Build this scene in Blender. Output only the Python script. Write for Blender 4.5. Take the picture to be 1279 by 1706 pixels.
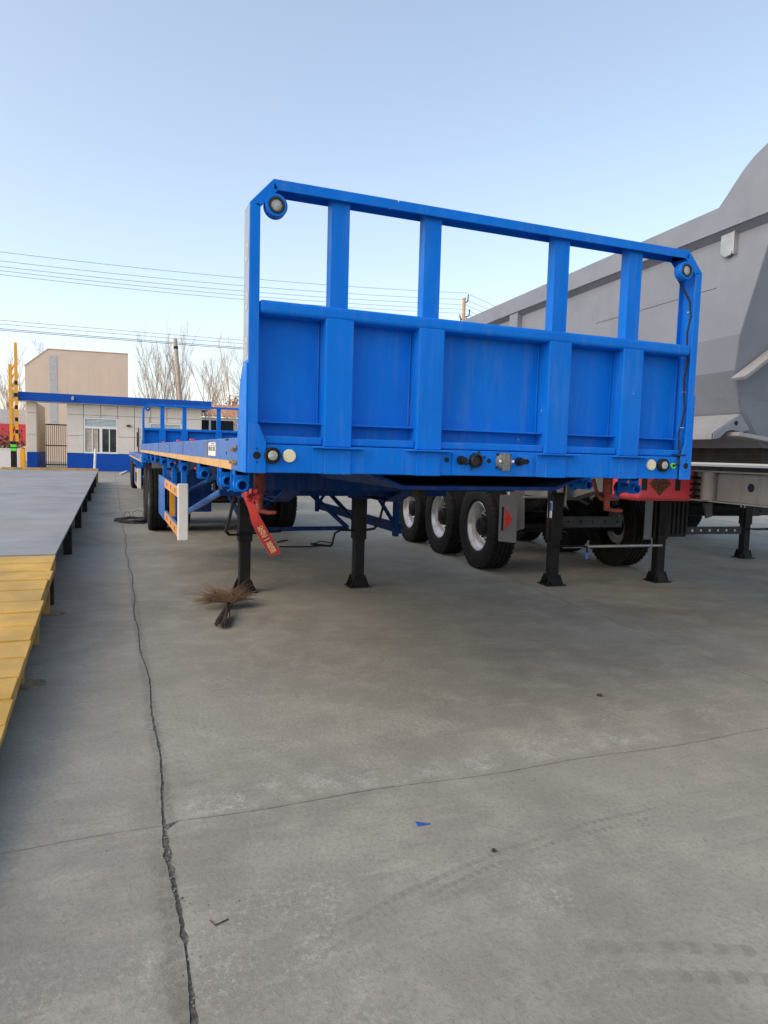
import bpy, math, random
from mathutils import Vector, Matrix
random.seed(7)
R = math.radians
scn = bpy.context.scene
for o in list(bpy.data.objects): bpy.data.objects.remove(o)
COL = scn.collection

# ---------------------------------------------------------------- camera
F_PX, PITCH, ROLL, YAW = 1153.55, -0.0840, 0.0276, 0.3766
CAM = Vector((-1.8007, -3.0233, 1.3873))
fw = Vector((math.sin(YAW)*math.cos(PITCH), math.cos(YAW)*math.cos(PITCH), math.sin(PITCH)))
rt = Vector((math.cos(YAW), -math.sin(YAW), 0)); up = rt.cross(fw)
rt, up = math.cos(ROLL)*rt + math.sin(ROLL)*up, -math.sin(ROLL)*rt + math.cos(ROLL)*up
cd = bpy.data.cameras.new('camera'); co = bpy.data.objects.new('camera', cd); COL.objects.link(co)
m = Matrix((( rt.x, up.x, -fw.x, CAM.x), (rt.y, up.y, -fw.y, CAM.y), (rt.z, up.z, -fw.z, CAM.z), (0, 0, 0, 1)))
co.matrix_world = m
cd.sensor_fit = 'VERTICAL'; cd.sensor_height = 36; cd.lens = 36*F_PX/1706
cd.clip_start = .05; cd.clip_end = 3000
scn.camera = co

# ---------------------------------------------------------------- sky and sun
SUN_EL, SUN_AZ = R(34), R(258)          # low sun to the left, a little behind the camera
w = bpy.data.worlds.new('World'); scn.world = w; w.use_nodes = True
wn, wl = w.node_tree.nodes, w.node_tree.links
sky = wn.new('ShaderNodeTexSky'); sky.sky_type = 'NISHITA'; sky.sun_disc = False
sky.sun_elevation = SUN_EL; sky.sun_rotation = SUN_AZ
sky.air_density = .8; sky.dust_density = 2.2; sky.ozone_density = 1.0; sky.altitude = 0
tint = wn.new('ShaderNodeMix'); tint.data_type = 'RGBA'; tint.blend_type = 'MULTIPLY'; tint.inputs[0].default_value = 1
gam = wn.new('ShaderNodeGamma'); gam.inputs[1].default_value = .80; wl.new(sky.outputs[0], gam.inputs[0])   # hazy, flattened tone
wl.new(gam.outputs[0], tint.inputs[6]); tint.inputs[7].default_value = (1.10, 1.015, .905, 1)       # the camera's white balance
wl.new(tint.outputs[2], wn['Background'].inputs[0]); wn['Background'].inputs[1].default_value = .15
sd = bpy.data.lights.new('sun', 'SUN'); so = bpy.data.objects.new('sun', sd); COL.objects.link(so)
sd.energy = .12; sd.angle = R(35); sd.color = (1, .8, .6)
d = Vector((math.sin(SUN_AZ)*math.cos(SUN_EL), math.cos(SUN_AZ)*math.cos(SUN_EL), math.sin(SUN_EL)))
so.rotation_euler = d.to_track_quat('Z', 'Y').to_euler(); so.location = (-8, -5, 12)
scn.view_settings.view_transform = 'Standard'; scn.view_settings.look = 'None'
scn.view_settings.gamma = 1; scn.view_settings.use_curve_mapping = False
scn.view_settings.exposure = 1.57

# ---------------------------------------------------------------- materials
class NT:
    def __init__(s, name):
        s.m = bpy.data.materials.new(name); s.m.use_nodes = True
        s.n, s.l = s.m.node_tree.nodes, s.m.node_tree.links
        s.b = s.n['Principled BSDF']
    def new(s, t, **k):
        x = s.n.new(t)
        for a, v in k.items(): setattr(x, a, v)
        return x
    def put(s, sock, v):
        if hasattr(v, 'is_output'): s.l.new(v, sock)
        elif isinstance(v, (tuple, list)) and len(v) == 3 and sock.type == 'RGBA': sock.default_value = (*v, 1)
        else: sock.default_value = v
    def math(s, op, a, b=0., c=0.):
        x = s.new('ShaderNodeMath', operation=op)
        s.put(x.inputs[0], a); s.put(x.inputs[1], b); s.put(x.inputs[2], c); return x.outputs[0]
    def sstep(s, v, a, b, x0=0., x1=1.):
        x = s.new('ShaderNodeMapRange', interpolation_type='SMOOTHSTEP')
        s.put(x.inputs[0], v); x.inputs[1].default_value = a; x.inputs[2].default_value = b
        x.inputs[3].default_value = x0; x.inputs[4].default_value = x1; return x.outputs[0]
    def mix(s, f, a, b, bt='MIX'):
        x = s.new('ShaderNodeMix', data_type='RGBA', blend_type=bt)
        s.put(x.inputs[0], f); s.put(x.inputs[6], a); s.put(x.inputs[7], b); return x.outputs[2]
    def pos(s): return s.new('ShaderNodeNewGeometry').outputs['Position']
    def obj(s): return s.new('ShaderNodeTexCoord').outputs['Object']
    def scale(s, v, sc, loc=(0, 0, 0), rot=(0, 0, 0)):
        x = s.new('ShaderNodeMapping'); s.put(x.inputs[0], v)
        x.inputs['Location'].default_value = loc; x.inputs['Rotation'].default_value = rot; x.inputs['Scale'].default_value = sc
        return x.outputs[0]
    def noise(s, v, sc, det=4, rough=.55, dist=0.):
        x = s.new('ShaderNodeTexNoise'); s.put(x.inputs['Vector'], v)
        x.inputs['Scale'].default_value = sc; x.inputs['Detail'].default_value = det
        x.inputs['Roughness'].default_value = rough; x.inputs['Distortion'].default_value = dist
        return x.outputs[0]
    def vor(s, v, sc, feat='F1'):
        x = s.new('ShaderNodeTexVoronoi', feature=feat); s.put(x.inputs['Vector'], v); x.inputs['Scale'].default_value = sc
        return x.outputs['Distance']
    def sep(s, v):
        x = s.new('ShaderNodeSeparateXYZ'); s.put(x.inputs[0], v); return x.outputs
    def bump(s, h, st=.2, dist=.01):
        x = s.new('ShaderNodeBump'); s.put(x.inputs['Height'], h); x.inputs['Strength'].default_value = st
        x.inputs['Distance'].default_value = dist; s.l.new(x.outputs[0], s.b.inputs['Normal'])
    def out(s, col, rough=.5, metal=0., **k):
        s.put(s.b.inputs['Base Color'], col); s.put(s.b.inputs['Roughness'], rough); s.put(s.b.inputs['Metallic'], metal)
        for a, v in k.items(): s.put(s.b.inputs[a.replace('_', ' ')], v)
        return s.m
M = {}
def surf(name, c, rough=.55, metal=0., var=.12, sc=6., dust=0., dustc=(.3, .28, .25), bump=.15, bsc=60., **k):
    t = NT(name); p = t.obj()
    n = t.noise(p, sc, 5, .6)
    col = t.mix(t.sstep(n, .3, .7), tuple(x*(1-var) for x in c), tuple(min(1, x*(1+var)) for x in c))
    if dust:
        dn = t.math('MULTIPLY', t.sstep(t.noise(p, sc*.45, 6, .68), .42, .72), dust)
        col = t.mix(dn, col, dustc)
    if bump: t.bump(t.noise(p, bsc, 3), bump, .004)
    M[name] = t.out(col, t.sstep(t.noise(p, sc*1.7, 4), .25, .75, max(.02, rough-.1), min(1, rough+.12)), metal, **k)
    return M[name]
def paint(name, c, rough=.42, dust=.12, dustc=(.30, .31, .33), specks=True, coat=.0, spec=.35, upd=.5):
    """factory paint: orange peel, faint vertical grime streaks, chips"""
    t = NT(name); p = t.obj()
    n = t.noise(p, 2.3, 5, .6)
    col = t.mix(t.sstep(n, .3, .7), tuple(x*.92 for x in c), tuple(min(1, x*1.07) for x in c))
    streak = t.noise(t.scale(p, (11, 11, 1.3)), 1.6, 5, .65)
    dn = t.math('MULTIPLY', t.sstep(streak, .45, .8), dust)
    col = t.mix(dn, col, dustc)
    blot = t.math('MULTIPLY', t.sstep(t.noise(p, 5.5, 7, .72), .58, .8), dust*.9)
    col = t.mix(blot, col, tuple(x*.6 for x in c))
    up_ = t.math('MULTIPLY', t.sstep(t.sep(t.new('ShaderNodeNewGeometry').outputs['Normal'])[2], .75, .95), t.sstep(t.noise(p, 16, 5, .7), .3, .7, .25, .75))
    col = t.mix(t.math('MULTIPLY', up_, upd), col, (.20, .18, .155))
    if specks:
        v = t.vor(t.scale(p, (1, 1, .6)), 14)
        rare = t.sstep(t.noise(p, 7.7, 1), .57, .59)
        sp = t.math('MULTIPLY', t.sstep(v, .075, .045), rare)
        col = t.mix(sp, col, (.62, .62, .6))
    h = t.math('ADD', t.math('MULTIPLY', t.noise(p, 2.1, 1), .5), t.math('MULTIPLY', t.noise(p, 140, 2), .05))
    t.bump(h, .10, .012)
    M[name] = t.out(col, t.sstep(t.noise(p, 8, 5, .65), .3, .75, rough-.08, rough+.16), 0., Coat_Weight=coat, Coat_Roughness=.2, Specular_IOR_Level=spec)
    return M[name]

paint('blue', (.0025, .168, .68), spec=.12)
paint('blue_rail', (.035, .150, .50), rough=.30, dust=.22, dustc=(.16, .24, .42))
paint('blue_shaded', (.003, .035, .17), spec=.12, rough=.5, dust=.4, dustc=(.10, .10, .11), specks=False)  # darker copy of the blue: underside shade put into the colour, plus grime
paint('dump_grey', (.205, .228, .275), rough=.5, dust=.30, dustc=(.24, .25, .27), specks=False, upd=.3)
paint('dump_light', (.30, .305, .32), rough=.5, dust=.35, dustc=(.20, .19, .18), specks=False)
paint('frame_grey', (.20, .20, .20), rough=.5, dust=.5, dustc=(.12, .12, .115), specks=False)
surf('black_steel', (.006, .006, .0075), .5, var=.25, dust=.3, dustc=(.025, .023, .021), Specular_IOR_Level=.3)
surf('black_rubber', (.008, .008, .009), .72, var=.3, sc=9, dust=.30, dustc=(.025, .024, .022), bump=.2, Specular_IOR_Level=.3)
surf('black_plastic', (.01, .01, .011), .45)
surf('rim_silver', (.66, .67, .69), .36, .8, var=.1, dust=.2, dustc=(.2, .2, .2))
surf('galv', (.42, .43, .44), .45, .7, dust=.3)
surf('cast_grey', (.16, .16, .155), .7, .0, var=.2, sc=40)
surf('dark_grey', (.035, .037, .042), .6, var=.2)
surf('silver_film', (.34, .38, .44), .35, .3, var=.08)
surf('grey_plate', (.17, .175, .19), .5, var=.08, dust=.35, dustc=(.12, .12, .12))
surf('red_plastic', (.56, .055, .075), .42, var=.08, bump=.05)
surf('red_film', (.65, .02, .02), .35)
surf('red_cloth', (.36, .014, .014), .75, var=.25, sc=20, Sheen_Weight=.3)
surf('gold', (.80, .55, .25), .5)
surf('rust_red', (.24, .040, .022), .65, var=.35, sc=14, dust=.4, dustc=(.12, .04, .02))
surf('orange_film', (.62, .30, .085), .42, var=.10, sc=5, dust=.2, dustc=(.35, .24, .14))
surf('tape_yellow', (.60, .36, .13), .45, var=.15, sc=4, dust=.45, dustc=(.42, .26, .15))
surf('amber', (.75, .32, .01), .5)
surf('white_film', (.78, .79, .76), .4, var=.05)
surf('sticker_pale', (.42, .45, .49), .4, var=.05)
surf('white_paint', (.72, .73, .74), .5, var=.06)
surf('lens_clear', (.36, .37, .36), .12, var=.3, sc=90)
surf('reflector_cream', (.78, .70, .45), .3, var=.06, sc=90)
surf('brass', (.50, .38, .20), .35, .9, var=.3, sc=60)
surf('green_plastic', (.10, .75, .05), .4)
surf('sticker_blue', (.03, .12, .5), .4)
surf('dark_blue_hole', (.004, .006, .012), .8)
surf('wood_twig', (.165, .105, .06), .85, var=.4, sc=25)
surf('stem_dark', (.055, .040, .034), .85, var=.4, sc=25)
surf('wire_black', (.012, .012, .013), .6)
surf('plat_steel', (.25, .25, .252), .5, .05, var=.18, sc=.9, dust=.7, dustc=(.31, .28, .24), bump=.2, bsc=25)
surf('steel_dark', (.022, .020, .020), .6, .3, var=.3, dust=.4, dustc=(.05, .04, .03))
surf('ramp_yellow', (.56, .34, .06), .6, var=.2, sc=3, dust=.5, dustc=(.40, .27, .10), bump=.3, bsc=40)
surf('ramp_side', (.50, .30, .08), .6, var=.2, sc=4, dust=.5, dustc=(.24, .17, .10))
surf('pad_dirty', (.22, .18, .11), .85, var=.35, sc=18, dust=.6, dustc=(.17, .165, .155))
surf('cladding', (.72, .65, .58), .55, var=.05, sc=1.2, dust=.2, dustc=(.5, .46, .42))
surf('plaster_cream', (.80, .56, .30), .8, var=.08)
surf('dado_blue', (.010, .075, .40), .55, var=.08, sc=1.5, Specular_IOR_Level=.1)
surf('fascia_blue', (.012, .085, .42), .5, var=.07, sc=1.2, Specular_IOR_Level=.1)
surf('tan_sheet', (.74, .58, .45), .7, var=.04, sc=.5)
surf('grey_sheet', (.50, .50, .51), .6)
surf('pvc_white', (.80, .80, .79), .45, var=.04)
surf('glass_dark', (.025, .04, .035), .06, var=.5, sc=2)
surf('curtain', (.50, .43, .36), .9, var=.2, sc=5)
surf('blind', (.55, .62, .62), .6)
surf('tile_orange', (.50, .24, .13), .8, var=.25, sc=8)
surf('pole_conc', (.45, .36, .27), .85, var=.12)
surf('pole_far', (.55, .36, .20), .85, var=.12)
surf('line_wire', (.10, .11, .12), .6)
surf('bark', (.34, .25, .19), .9, var=.3, sc=3)
surf('bark_pale', (.44, .33, .24), .9, var=.25, sc=3)
surf('leaf_dry', (.36, .17, .07), .9, var=.3)
surf('hedge', (.12, .085, .05), .9, var=.4)
surf('red_wall', (.55, .05, .07), .7, var=.15)
surf('barrier_orange', (.85, .38, .015), .5, var=.06)
surf('pebble', (.17, .158, .138), .9, var=.35, sc=30)
surf('blue_scrap', (.02, .10, .45), .5)

def concrete():
    t = NT('concrete'); p = t.pos(); X, Y, Z = t.sep(p)
    big = t.noise(p, .55, 6, .62, .3); mid = t.noise(p, 3.2, 8, .68, .2); fine = t.noise(p, 55, 5, .7); grit = t.noise(p, 260, 3, .6)
    col = t.mix(t.sstep(big, .3, .7), (0.221, 0.211, 0.176), (0.307, 0.297, 0.252))
    col = t.mix(t.math('MULTIPLY', t.sstep(mid, .42, .68), .55), col, (0.388, 0.374, 0.315))
    drag = t.noise(t.scale(p, (1, 6, 1), rot=(0, 0, R(-14))), 2.2, 8, .7)      # dragged, trowelled streaks
    col = t.mix(t.math('MULTIPLY', t.sstep(drag, .5, .78), .40), col, (0.161, 0.155, 0.130))
    drag2 = t.noise(t.scale(p, (1, 5, 1), loc=(3, 7, 0), rot=(0, 0, R(20))), 3.1, 8, .7)
    col = t.mix(t.math('MULTIPLY', t.sstep(drag2, .52, .72), .45), col, (0.398, 0.384, 0.323))
    col = t.mix(t.math('MULTIPLY', t.sstep(fine, .45, .72), .42), col, (0.140, 0.136, 0.113))
    col = t.mix(t.math('MULTIPLY', t.sstep(grit, .52, .7), .35), col, (0.430, 0.411, 0.343))
    pit = t.math('MULTIPLY', t.sstep(t.vor(p, 75), .16, .06), t.sstep(t.noise(p, 11, 4, .7), .48, .6))
    col = t.mix(t.math('MULTIPLY', pit, .8), col, (0.094, 0.088, 0.077))
    agg = t.math('MULTIPLY', t.sstep(t.vor(t.scale(p, (1, 1, 1), loc=(5, 3, 0)), 120), .22, .10), t.sstep(t.noise(p, 6, 5, .7), .46, .62))
    col = t.mix(t.math('MULTIPLY', agg, .5), col, (0.458, 0.438, 0.391))
    # oily, brownish traffic stains where the trailers are shunted
    st = t.math('MULTIPLY', t.sstep(t.noise(p, .8, 5, .6, .6), .48, .7), t.sstep(Y, -.2, 2.2))
    col = t.mix(t.math('MULTIPLY', st, .42), col, (0.135, 0.113, 0.086))
    # scaled, whitish concrete along the far side of the cross joint
    dj = t.math('SUBTRACT', Y, t.math('ADD', -.47, t.math('MULTIPLY', t.noise(p, 5, 3), .04)))
    band = t.math('MULTIPLY', t.sstep(dj, 0, .03), t.sstep(dj, .30, .05))
    band = t.math('MULTIPLY', band, t.math('MULTIPLY', t.sstep(X, -1.62, -1.45), t.sstep(X, 1.3, .1)))
    patch = t.math('MULTIPLY', band, t.sstep(t.noise(p, 2.4, 8, .72), .43, .62))
    flake = t.sstep(t.math('ADD', t.math('MULTIPLY', t.noise(p, 95, 8, .85, .6), .65), t.math('MULTIPLY', t.noise(p, 13, 5, .7), .35)), .46, .60)
    col = t.mix(t.math('MULTIPLY', t.math('MULTIPLY', patch, t.math('ADD', .10, t.math('MULTIPLY', flake, .90))), .72), col, (.74, .73, .70))
    sp = t.math('MULTIPLY', t.sstep(t.noise(p, 2.1, 5, .6, .5), .52, .70), t.sstep(t.noise(p, 40, 8, .8), .50, .60))
    col = t.mix(t.math('MULTIPLY', sp, .45), col, (0.516, 0.495, 0.421))
    # damp, crumbling margin left of the open joint
    mj = t.math('SUBTRACT', -1.60, t.math('ADD', X, t.math('MULTIPLY', t.noise(p, 7, 4), .06)))
    sm = t.math('MULTIPLY', t.math('MULTIPLY', t.sstep(mj, -.03, .0), t.sstep(mj, .085, .02)), t.sstep(Y, -.45, -.75))
    col = t.mix(t.math('MULTIPLY', sm, t.sstep(t.noise(p, 30, 6, .75), .3, .7, .25, .75)), col, (0.128, 0.118, 0.091))
    mk = t.math('ABSOLUTE', t.math('SUBTRACT', X, t.math('ADD', -1.635, t.math('MULTIPLY', t.noise(p, 9, 4), .05))))
    sm2 = t.math('MULTIPLY', t.sstep(mk, .05, .01), t.math('MULTIPLY', t.sstep(Y, -.5, -.35), t.sstep(Y, 9, 2)))
    col = t.mix(t.math('MULTIPLY', sm2, t.sstep(t.noise(p, 36, 6, .75), .35, .65, .1, .7)), col, (0.135, 0.129, 0.111))
    # small dark scuffs and pits
    sc_ = t.math('MULTIPLY', t.sstep(t.noise(t.scale(p, (1, 2.2, 1), rot=(0, 0, R(-30))), 9, 6, .75), .63, .72), t.sstep(t.noise(p, 1.3, 3), .45, .6))
    col = t.mix(t.math('MULTIPLY', sc_, .6), col, (0.101, 0.096, 0.079))
    # faint tyre tracks: tread bands along two arcs
    wob = t.math('MULTIPLY', t.noise(p, 8, 3), .03)
    def track(cx, cy, rad, half, x0, x1, dark, tread, cell):
        dx, dy = t.math('SUBTRACT', X, cx), t.math('SUBTRACT', Y, cy)
        r = t.math('ADD', t.math('SQRT', t.math('ADD', t.math('MULTIPLY', dx, dx), t.math('MULTIPLY', dy, dy))), wob)
        k = t.math('ABSOLUTE', t.math('SUBTRACT', r, rad+.015))
        msk = t.math('MULTIPLY', t.sstep(k, half, half*.8), t.math('MULTIPLY', t.sstep(X, x0-.2, x0+.2), t.sstep(X, x1+.2, x1-.3)))
        ang = t.math('MULTIPLY', t.math('ARCTAN2', dy, dx), rad)
        rib = t.sstep(t.math('SINE', t.math('MULTIPLY', r, 6.283/cell)), -.1, .5)
        zig = t.math('ADD', t.math('MULTIPLY', ang, 6.283/tread), t.math('MULTIPLY', t.math('SINE', t.math('MULTIPLY', r, 6.283/cell)), 1.2))
        blk = t.sstep(t.math('SINE', zig), -.2, .4)
        msk = t.math('MULTIPLY', msk, t.math('MULTIPLY', rib, t.math('ADD', .35, t.math('MULTIPLY', blk, .65))))
        return t.math('MULTIPLY', t.math('MULTIPLY', msk, t.sstep(t.noise(p, 6, 4), .3, .6)), dark)
    col = t.mix(track(.15, -4.6, 3.62, .075, -1.3, .35, .42, .035, .05), col, (0.140, 0.132, 0.111))
    col = t.mix(track(-1.7, -5.2, 3.80, .14, -.5, .9, .5, .075, .11), col, (0.140, 0.132, 0.111))
    h = t.math('ADD', t.math('MULTIPLY', mid, .8), t.math('ADD', t.math('MULTIPLY', fine, .35), t.math('MULTIPLY', grit, .10)))
    h = t.math('SUBTRACT', h, t.math('MULTIPLY', t.math('MULTIPLY', patch, flake), .25))
    t.bump(h, .6, .014)
    M['concrete'] = t.out(col, t.sstep(mid, .3, .7, .72, .92), 0.)
concrete()
def crumbs():
    t = NT('crumbs'); p = t.pos()
    n = t.noise(p, 40, 6, .7)
    col = t.mix(t.sstep(n, .3, .7), (.06, .057, .05), (.19, .18, .16)); t.bump(n, .8, .02)
    M['crumbs'] = t.out(col, .95)
crumbs()
def yard():
    t = NT('yard'); p = t.pos(); n = t.noise(p, .3, 7, .65)
    M['yard'] = t.out(t.mix(t.sstep(n, .3, .7), (.17, .165, .155), (.26, .25, .235)), .9)
yard()
def diamond():
    t = NT('diamond_film'); p = t.obj(); n = t.vor(p, 70)
    col = t.mix(t.sstep(n, .3, .55), (.010, .008, .008), (.12, .045, .02)); t.bump(n, .4, .004)
    M['diamond'] = t.out(col, .25)
diamond()

# ---------------------------------------------------------------- mesh helpers
class MB:
    def __init__(s): s.v, s.f = [], []
    def add(s, vs, fs):
        b = len(s.v); s.v += [tuple(x) for x in vs]; s.f += [tuple(i+b for i in q) for q in fs]; return s
    def box(s, x0, x1, y0, y1, z0, z1):
        v = [(x, y, z) for z in (z0, z1) for y in (y0, y1) for x in (x0, x1)]
        return s.add(v, [(0, 2, 3, 1), (4, 5, 7, 6), (0, 1, 5, 4), (2, 6, 7, 3), (0, 4, 6, 2), (1, 3, 7, 5)])
    def prism(s, prof, axis, a, b):
        """closed profile in the other two axes, extruded along axis from a to b"""
        n = len(prof)
        def P(q, t): return {'x': (t, q[0], q[1]), 'y': (q[0], t, q[1]), 'z': (q[0], q[1], t)}[axis]
        v = [P(q, a) for q in prof] + [P(q, b) for q in prof]
        f = [tuple(range(n)), tuple(range(2*n-1, n-1, -1))] + [(i, n+i, n+(i+1) % n, (i+1) % n) for i in range(n)]
        return s.add(v, f)
    def loft(s, rings, caps=True, closed=True):
        n = len(rings[0]); v = [q for r in rings for q in r]; f = []
        for k in range(len(rings)-1):
            for i in range(n if closed else n-1):
                j = (i+1) % n; f.append((k*n+i, k*n+j, (k+1)*n+j, (k+1)*n+i))
        if caps: f += [tuple(range(n-1, -1, -1)), tuple(range((len(rings)-1)*n, len(rings)*n))]
        return s.add(v, f)
    def tube(s, pts, r, n=8, caps=True):
        pts = [Vector(p) for p in pts]; rr = r if isinstance(r, (list, tuple)) else [r]*len(pts)
        rings = []; pa = None
        for i, p in enumerate(pts):
            t = (pts[min(i+1, len(pts)-1)] - pts[max(i-1, 0)]).normalized()
            if pa is None: a = t.orthogonal().normalized()
            else:
                a = pa - t*pa.dot(t)
                a = a.normalized() if a.length > 1e-6 else t.orthogonal().normalized()
            pa = a; b = t.cross(a)
            rings.append([p + rr[i]*(math.cos(2*math.pi*k/n)*a + math.sin(2*math.pi*k/n)*b) for k in range(n)])
        return s.loft(rings, caps)
    def lathe(s, prof, c=(0, 0, 0), axis='x', n=32, closed=False):
        """profile of (offset along axis, radius)"""
        rings = []
        for k in range(n):
            a = 2*math.pi*k/n; ca, sa = math.cos(a), math.sin(a)
            rings.append([{'x': (c[0]+t, c[1]+r*ca, c[2]+r*sa), 'y': (c[0]+r*ca, c[1]+t, c[2]+r*sa), 'z': (c[0]+r*ca, c[1]+r*sa, c[2]+t)}[axis] for t, r in prof])
        m_ = len(prof); v = [q for g in rings for q in g]; f = []
        for k in range(n):
            k2 = (k+1) % n
            for i in range(m_ if closed else m_-1):
                j = (i+1) % m_; f.append((k*m_+i, k*m_+j, k2*m_+j, k2*m_+i))
        return s.add(v, f)
    def mesh(s, name, mat, smooth=False):
        me = bpy.data.meshes.new(name); me.from_pydata(s.v, [], s.f); me.update()
        import bmesh
        bm = bmesh.new(); bm.from_mesh(me); bmesh.ops.recalc_face_normals(bm, faces=bm.faces); bm.to_mesh(me); bm.free()
        if smooth:
            for q in me.polygons: q.use_smooth = True
        me.materials.append(M[mat]); return me
    def build(s, name, mat, parent=None, bevel=0, smooth=False, loc=None, seg=2):
        o = lk(name, s.mesh(name, mat, smooth), parent, loc)
        if bevel:
            b = o.modifiers.new('bevel', 'BEVEL'); b.width = bevel; b.segments = seg; b.limit_method = 'ANGLE'; b.angle_limit = R(35)
        if smooth:
            me = o.data
            me.set_sharp_from_angle(angle=R(38))
        return o
def lk(name, me, parent=None, loc=None):
    o = bpy.data.objects.new(name, me); COL.objects.link(o); o.parent = parent
    if loc is not None: o.location = loc
    return o
def bx(name, mat, par, x0, x1, y0, y1, z0, z1, bevel=.003): return MB().box(x0, x1, y0, y1, z0, z1).build(name, mat, par, bevel)
def tb(name, mat, par, pts, r, n=10): return MB().tube(pts, r, n).build(name, mat, par, smooth=True)
def tag(o, label=None, cat=None, group=None, kind=None):
    for k, v in (('label', label), ('category', cat), ('group', group), ('kind', kind)):
        if v: o[k] = v
    return o
def thing(name, label, cat, loc=(0, 0, 0), rz=0, group=None):
    o = bpy.data.objects.new(name, None); COL.objects.link(o); o.location = loc; o.rotation_euler.z = rz; o.empty_display_size = .2
    return tag(o, label, cat, group)
def copy_tree(o, parent=None):
    c = o.copy(); COL.objects.link(c); c.parent = parent
    for ch in o.children: copy_tree(ch, c)
    return c
def text_mesh(body, size, mat, name):
    cu = bpy.data.curves.new(name, 'FONT'); cu.body = body; cu.size = size; cu.align_x = 'CENTER'; cu.align_y = 'CENTER'; cu.extrude = .0004
    t = bpy.data.objects.new(name, cu); COL.objects.link(t)
    bpy.context.view_layer.update()
    me = bpy.data.meshes.new_from_object(t.evaluated_get(bpy.context.evaluated_depsgraph_get()))
    bpy.data.objects.remove(t); me.materials.clear(); me.materials.append(M[mat]); return me

# ================================================================ GROUND
def sheet(name, x0, x1, y0, y1, z, mat):
    o = MB().add([(x0, y0, z), (x1, y0, z), (x1, y1, z), (x0, y1, z)], [(0, 1, 2, 3)]).build(name, mat); tag(o, kind='structure'); return o
ground = sheet('ground', -500, 500, -300, 900, -.03, 'yard')
fill = MB().box(-3, 9, -6, 60, -.028, -.0045).build('joint_fill', 'crumbs', ground)
rnd = random.Random(3)
def wig(n, amp, seed):
    r_ = random.Random(seed); v = [r_.uniform(-1, 1) for _ in range(n)]
    for _ in range(1): v = [(v[max(i-1, 0)] + 2*v[i] + v[min(i+1, n-1)])/4 for i in range(n)]
    return [x*amp for x in v]
def frange(a, b, st):
    n = max(1, int(round((b-a)/st))); return [a+(b-a)*i/n for i in range(n+1)]
YJ = -.47
def xline1(y):   # left lengthwise joint
    return -1.61 + .012*math.sin(y*1.7) + .008*math.sin(y*5.3+1) - (.012 if y < -.6 else 0)*0
def xline2(y):   # right lengthwise joint, slightly askew
    return 2.10 + .0945*(y-.1) + .006*math.sin(y*2.1)
def yline(x): return YJ - .02*math.sin(x*1.1+.4) + .010*math.sin(x*6.1)
ys_far = frange(-.46, 3, .02) + frange(3.1, 12, .1)[0:] + frange(13, 60, 1)
ys_near = frange(-2.2, -.5, .015); ys_near = frange(-6, -2.4, .3) + ys_near
def edge1(ys, side, gap, amp, seed):
    wv = wig(len(ys), amp, seed); wv2 = wig(len(ys), amp*2.2, seed+50)
    return [(xline1(y) + side*max(.004, gap(y)/2 + side*(wv[i]*(1 if y < 3 else .3) + (wv2[i] if (i//9) % 3 == 0 and y < 3 else 0))), y) for i, y in enumerate(ys)]
gap_far = lambda y: .011 if y < .6 else (.007 if y < 3 else .009)
gap_near = lambda y: .016 + .006*math.sin(y*6.5) + .004*math.sin(y*17)
def edgej(xs, side, gap, amp, seed):
    wv = wig(len(xs), amp, seed); return [(x, yline(x) + side*gap/2 + wv[i]) for i, x in enumerate(xs)]
xs_mid = frange(-1.59, 2.03, .015); xs_left = frange(-3.2, -1.63, .02)
L2f = [(xline2(y), y) for y in frange(-.45, 60, .25)]; L2n = [(xline2(y), y) for y in frange(-6, -.49, .3)]
def slab(poly):
    poly = [(round(a, 5), round(b, 5)) for a, b in poly]; n = len(poly)
    v = [(a, b, 0) for a, b in poly] + [(a, b, -.026) for a, b in poly]
    f = [tuple(range(n))] + [(i, i+n, (i+1) % n + n, (i+1) % n) for i in range(n)]
    return MB().add(v, f).build('slab', 'concrete', ground, bevel=0)
g2 = .016
e = edge1(ys_far, 1, gap_far, .004, 11); j = edgej(xs_mid, 1, .007, .0025, 12)
slab([q for q in reversed(e)] + j[1:-1] + [(a-g2/2, b) for a, b in L2f])                                   # middle, far
e = edge1(ys_near, 1, gap_near, .0045, 13); j = edgej(xs_mid, -1, .007, .0025, 14)
slab([(1.52, -6), (1.52, -6.0)][:0] + [(a-g2/2, b) for a, b in L2n] + [q for q in reversed(j)][1:-1] + [q for q in reversed(e)])  # middle, near
e = edge1(ys_far, -1, gap_far, .005, 15); j = edgej(xs_left, 1, .004, .0008, 16)
slab(e + [(-30, 60), (-30, -.45)] + [(a, b-.02) for a, b in j])                                                # left, far
e = edge1(ys_near, -1, gap_near, .004, 17); j = edgej(xs_left, -1, .004, .0008, 18)
slab(e + [(a, b-.02) for a, b in reversed(j)] + [(-30, -.45), (-30, -6)])                                     # left, near
slab([(a+g2/2, b) for a, b in L2f] + [(60, 60), (60, -.46)])                                                  # right, far
slab([(a+g2/2, b) for a, b in L2n] + [(60, -.47), (60, -6)])                                                  # right, near
slab([(-30, -12), (60, -12), (60, -6.02), (-30, -6.02)])
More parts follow.
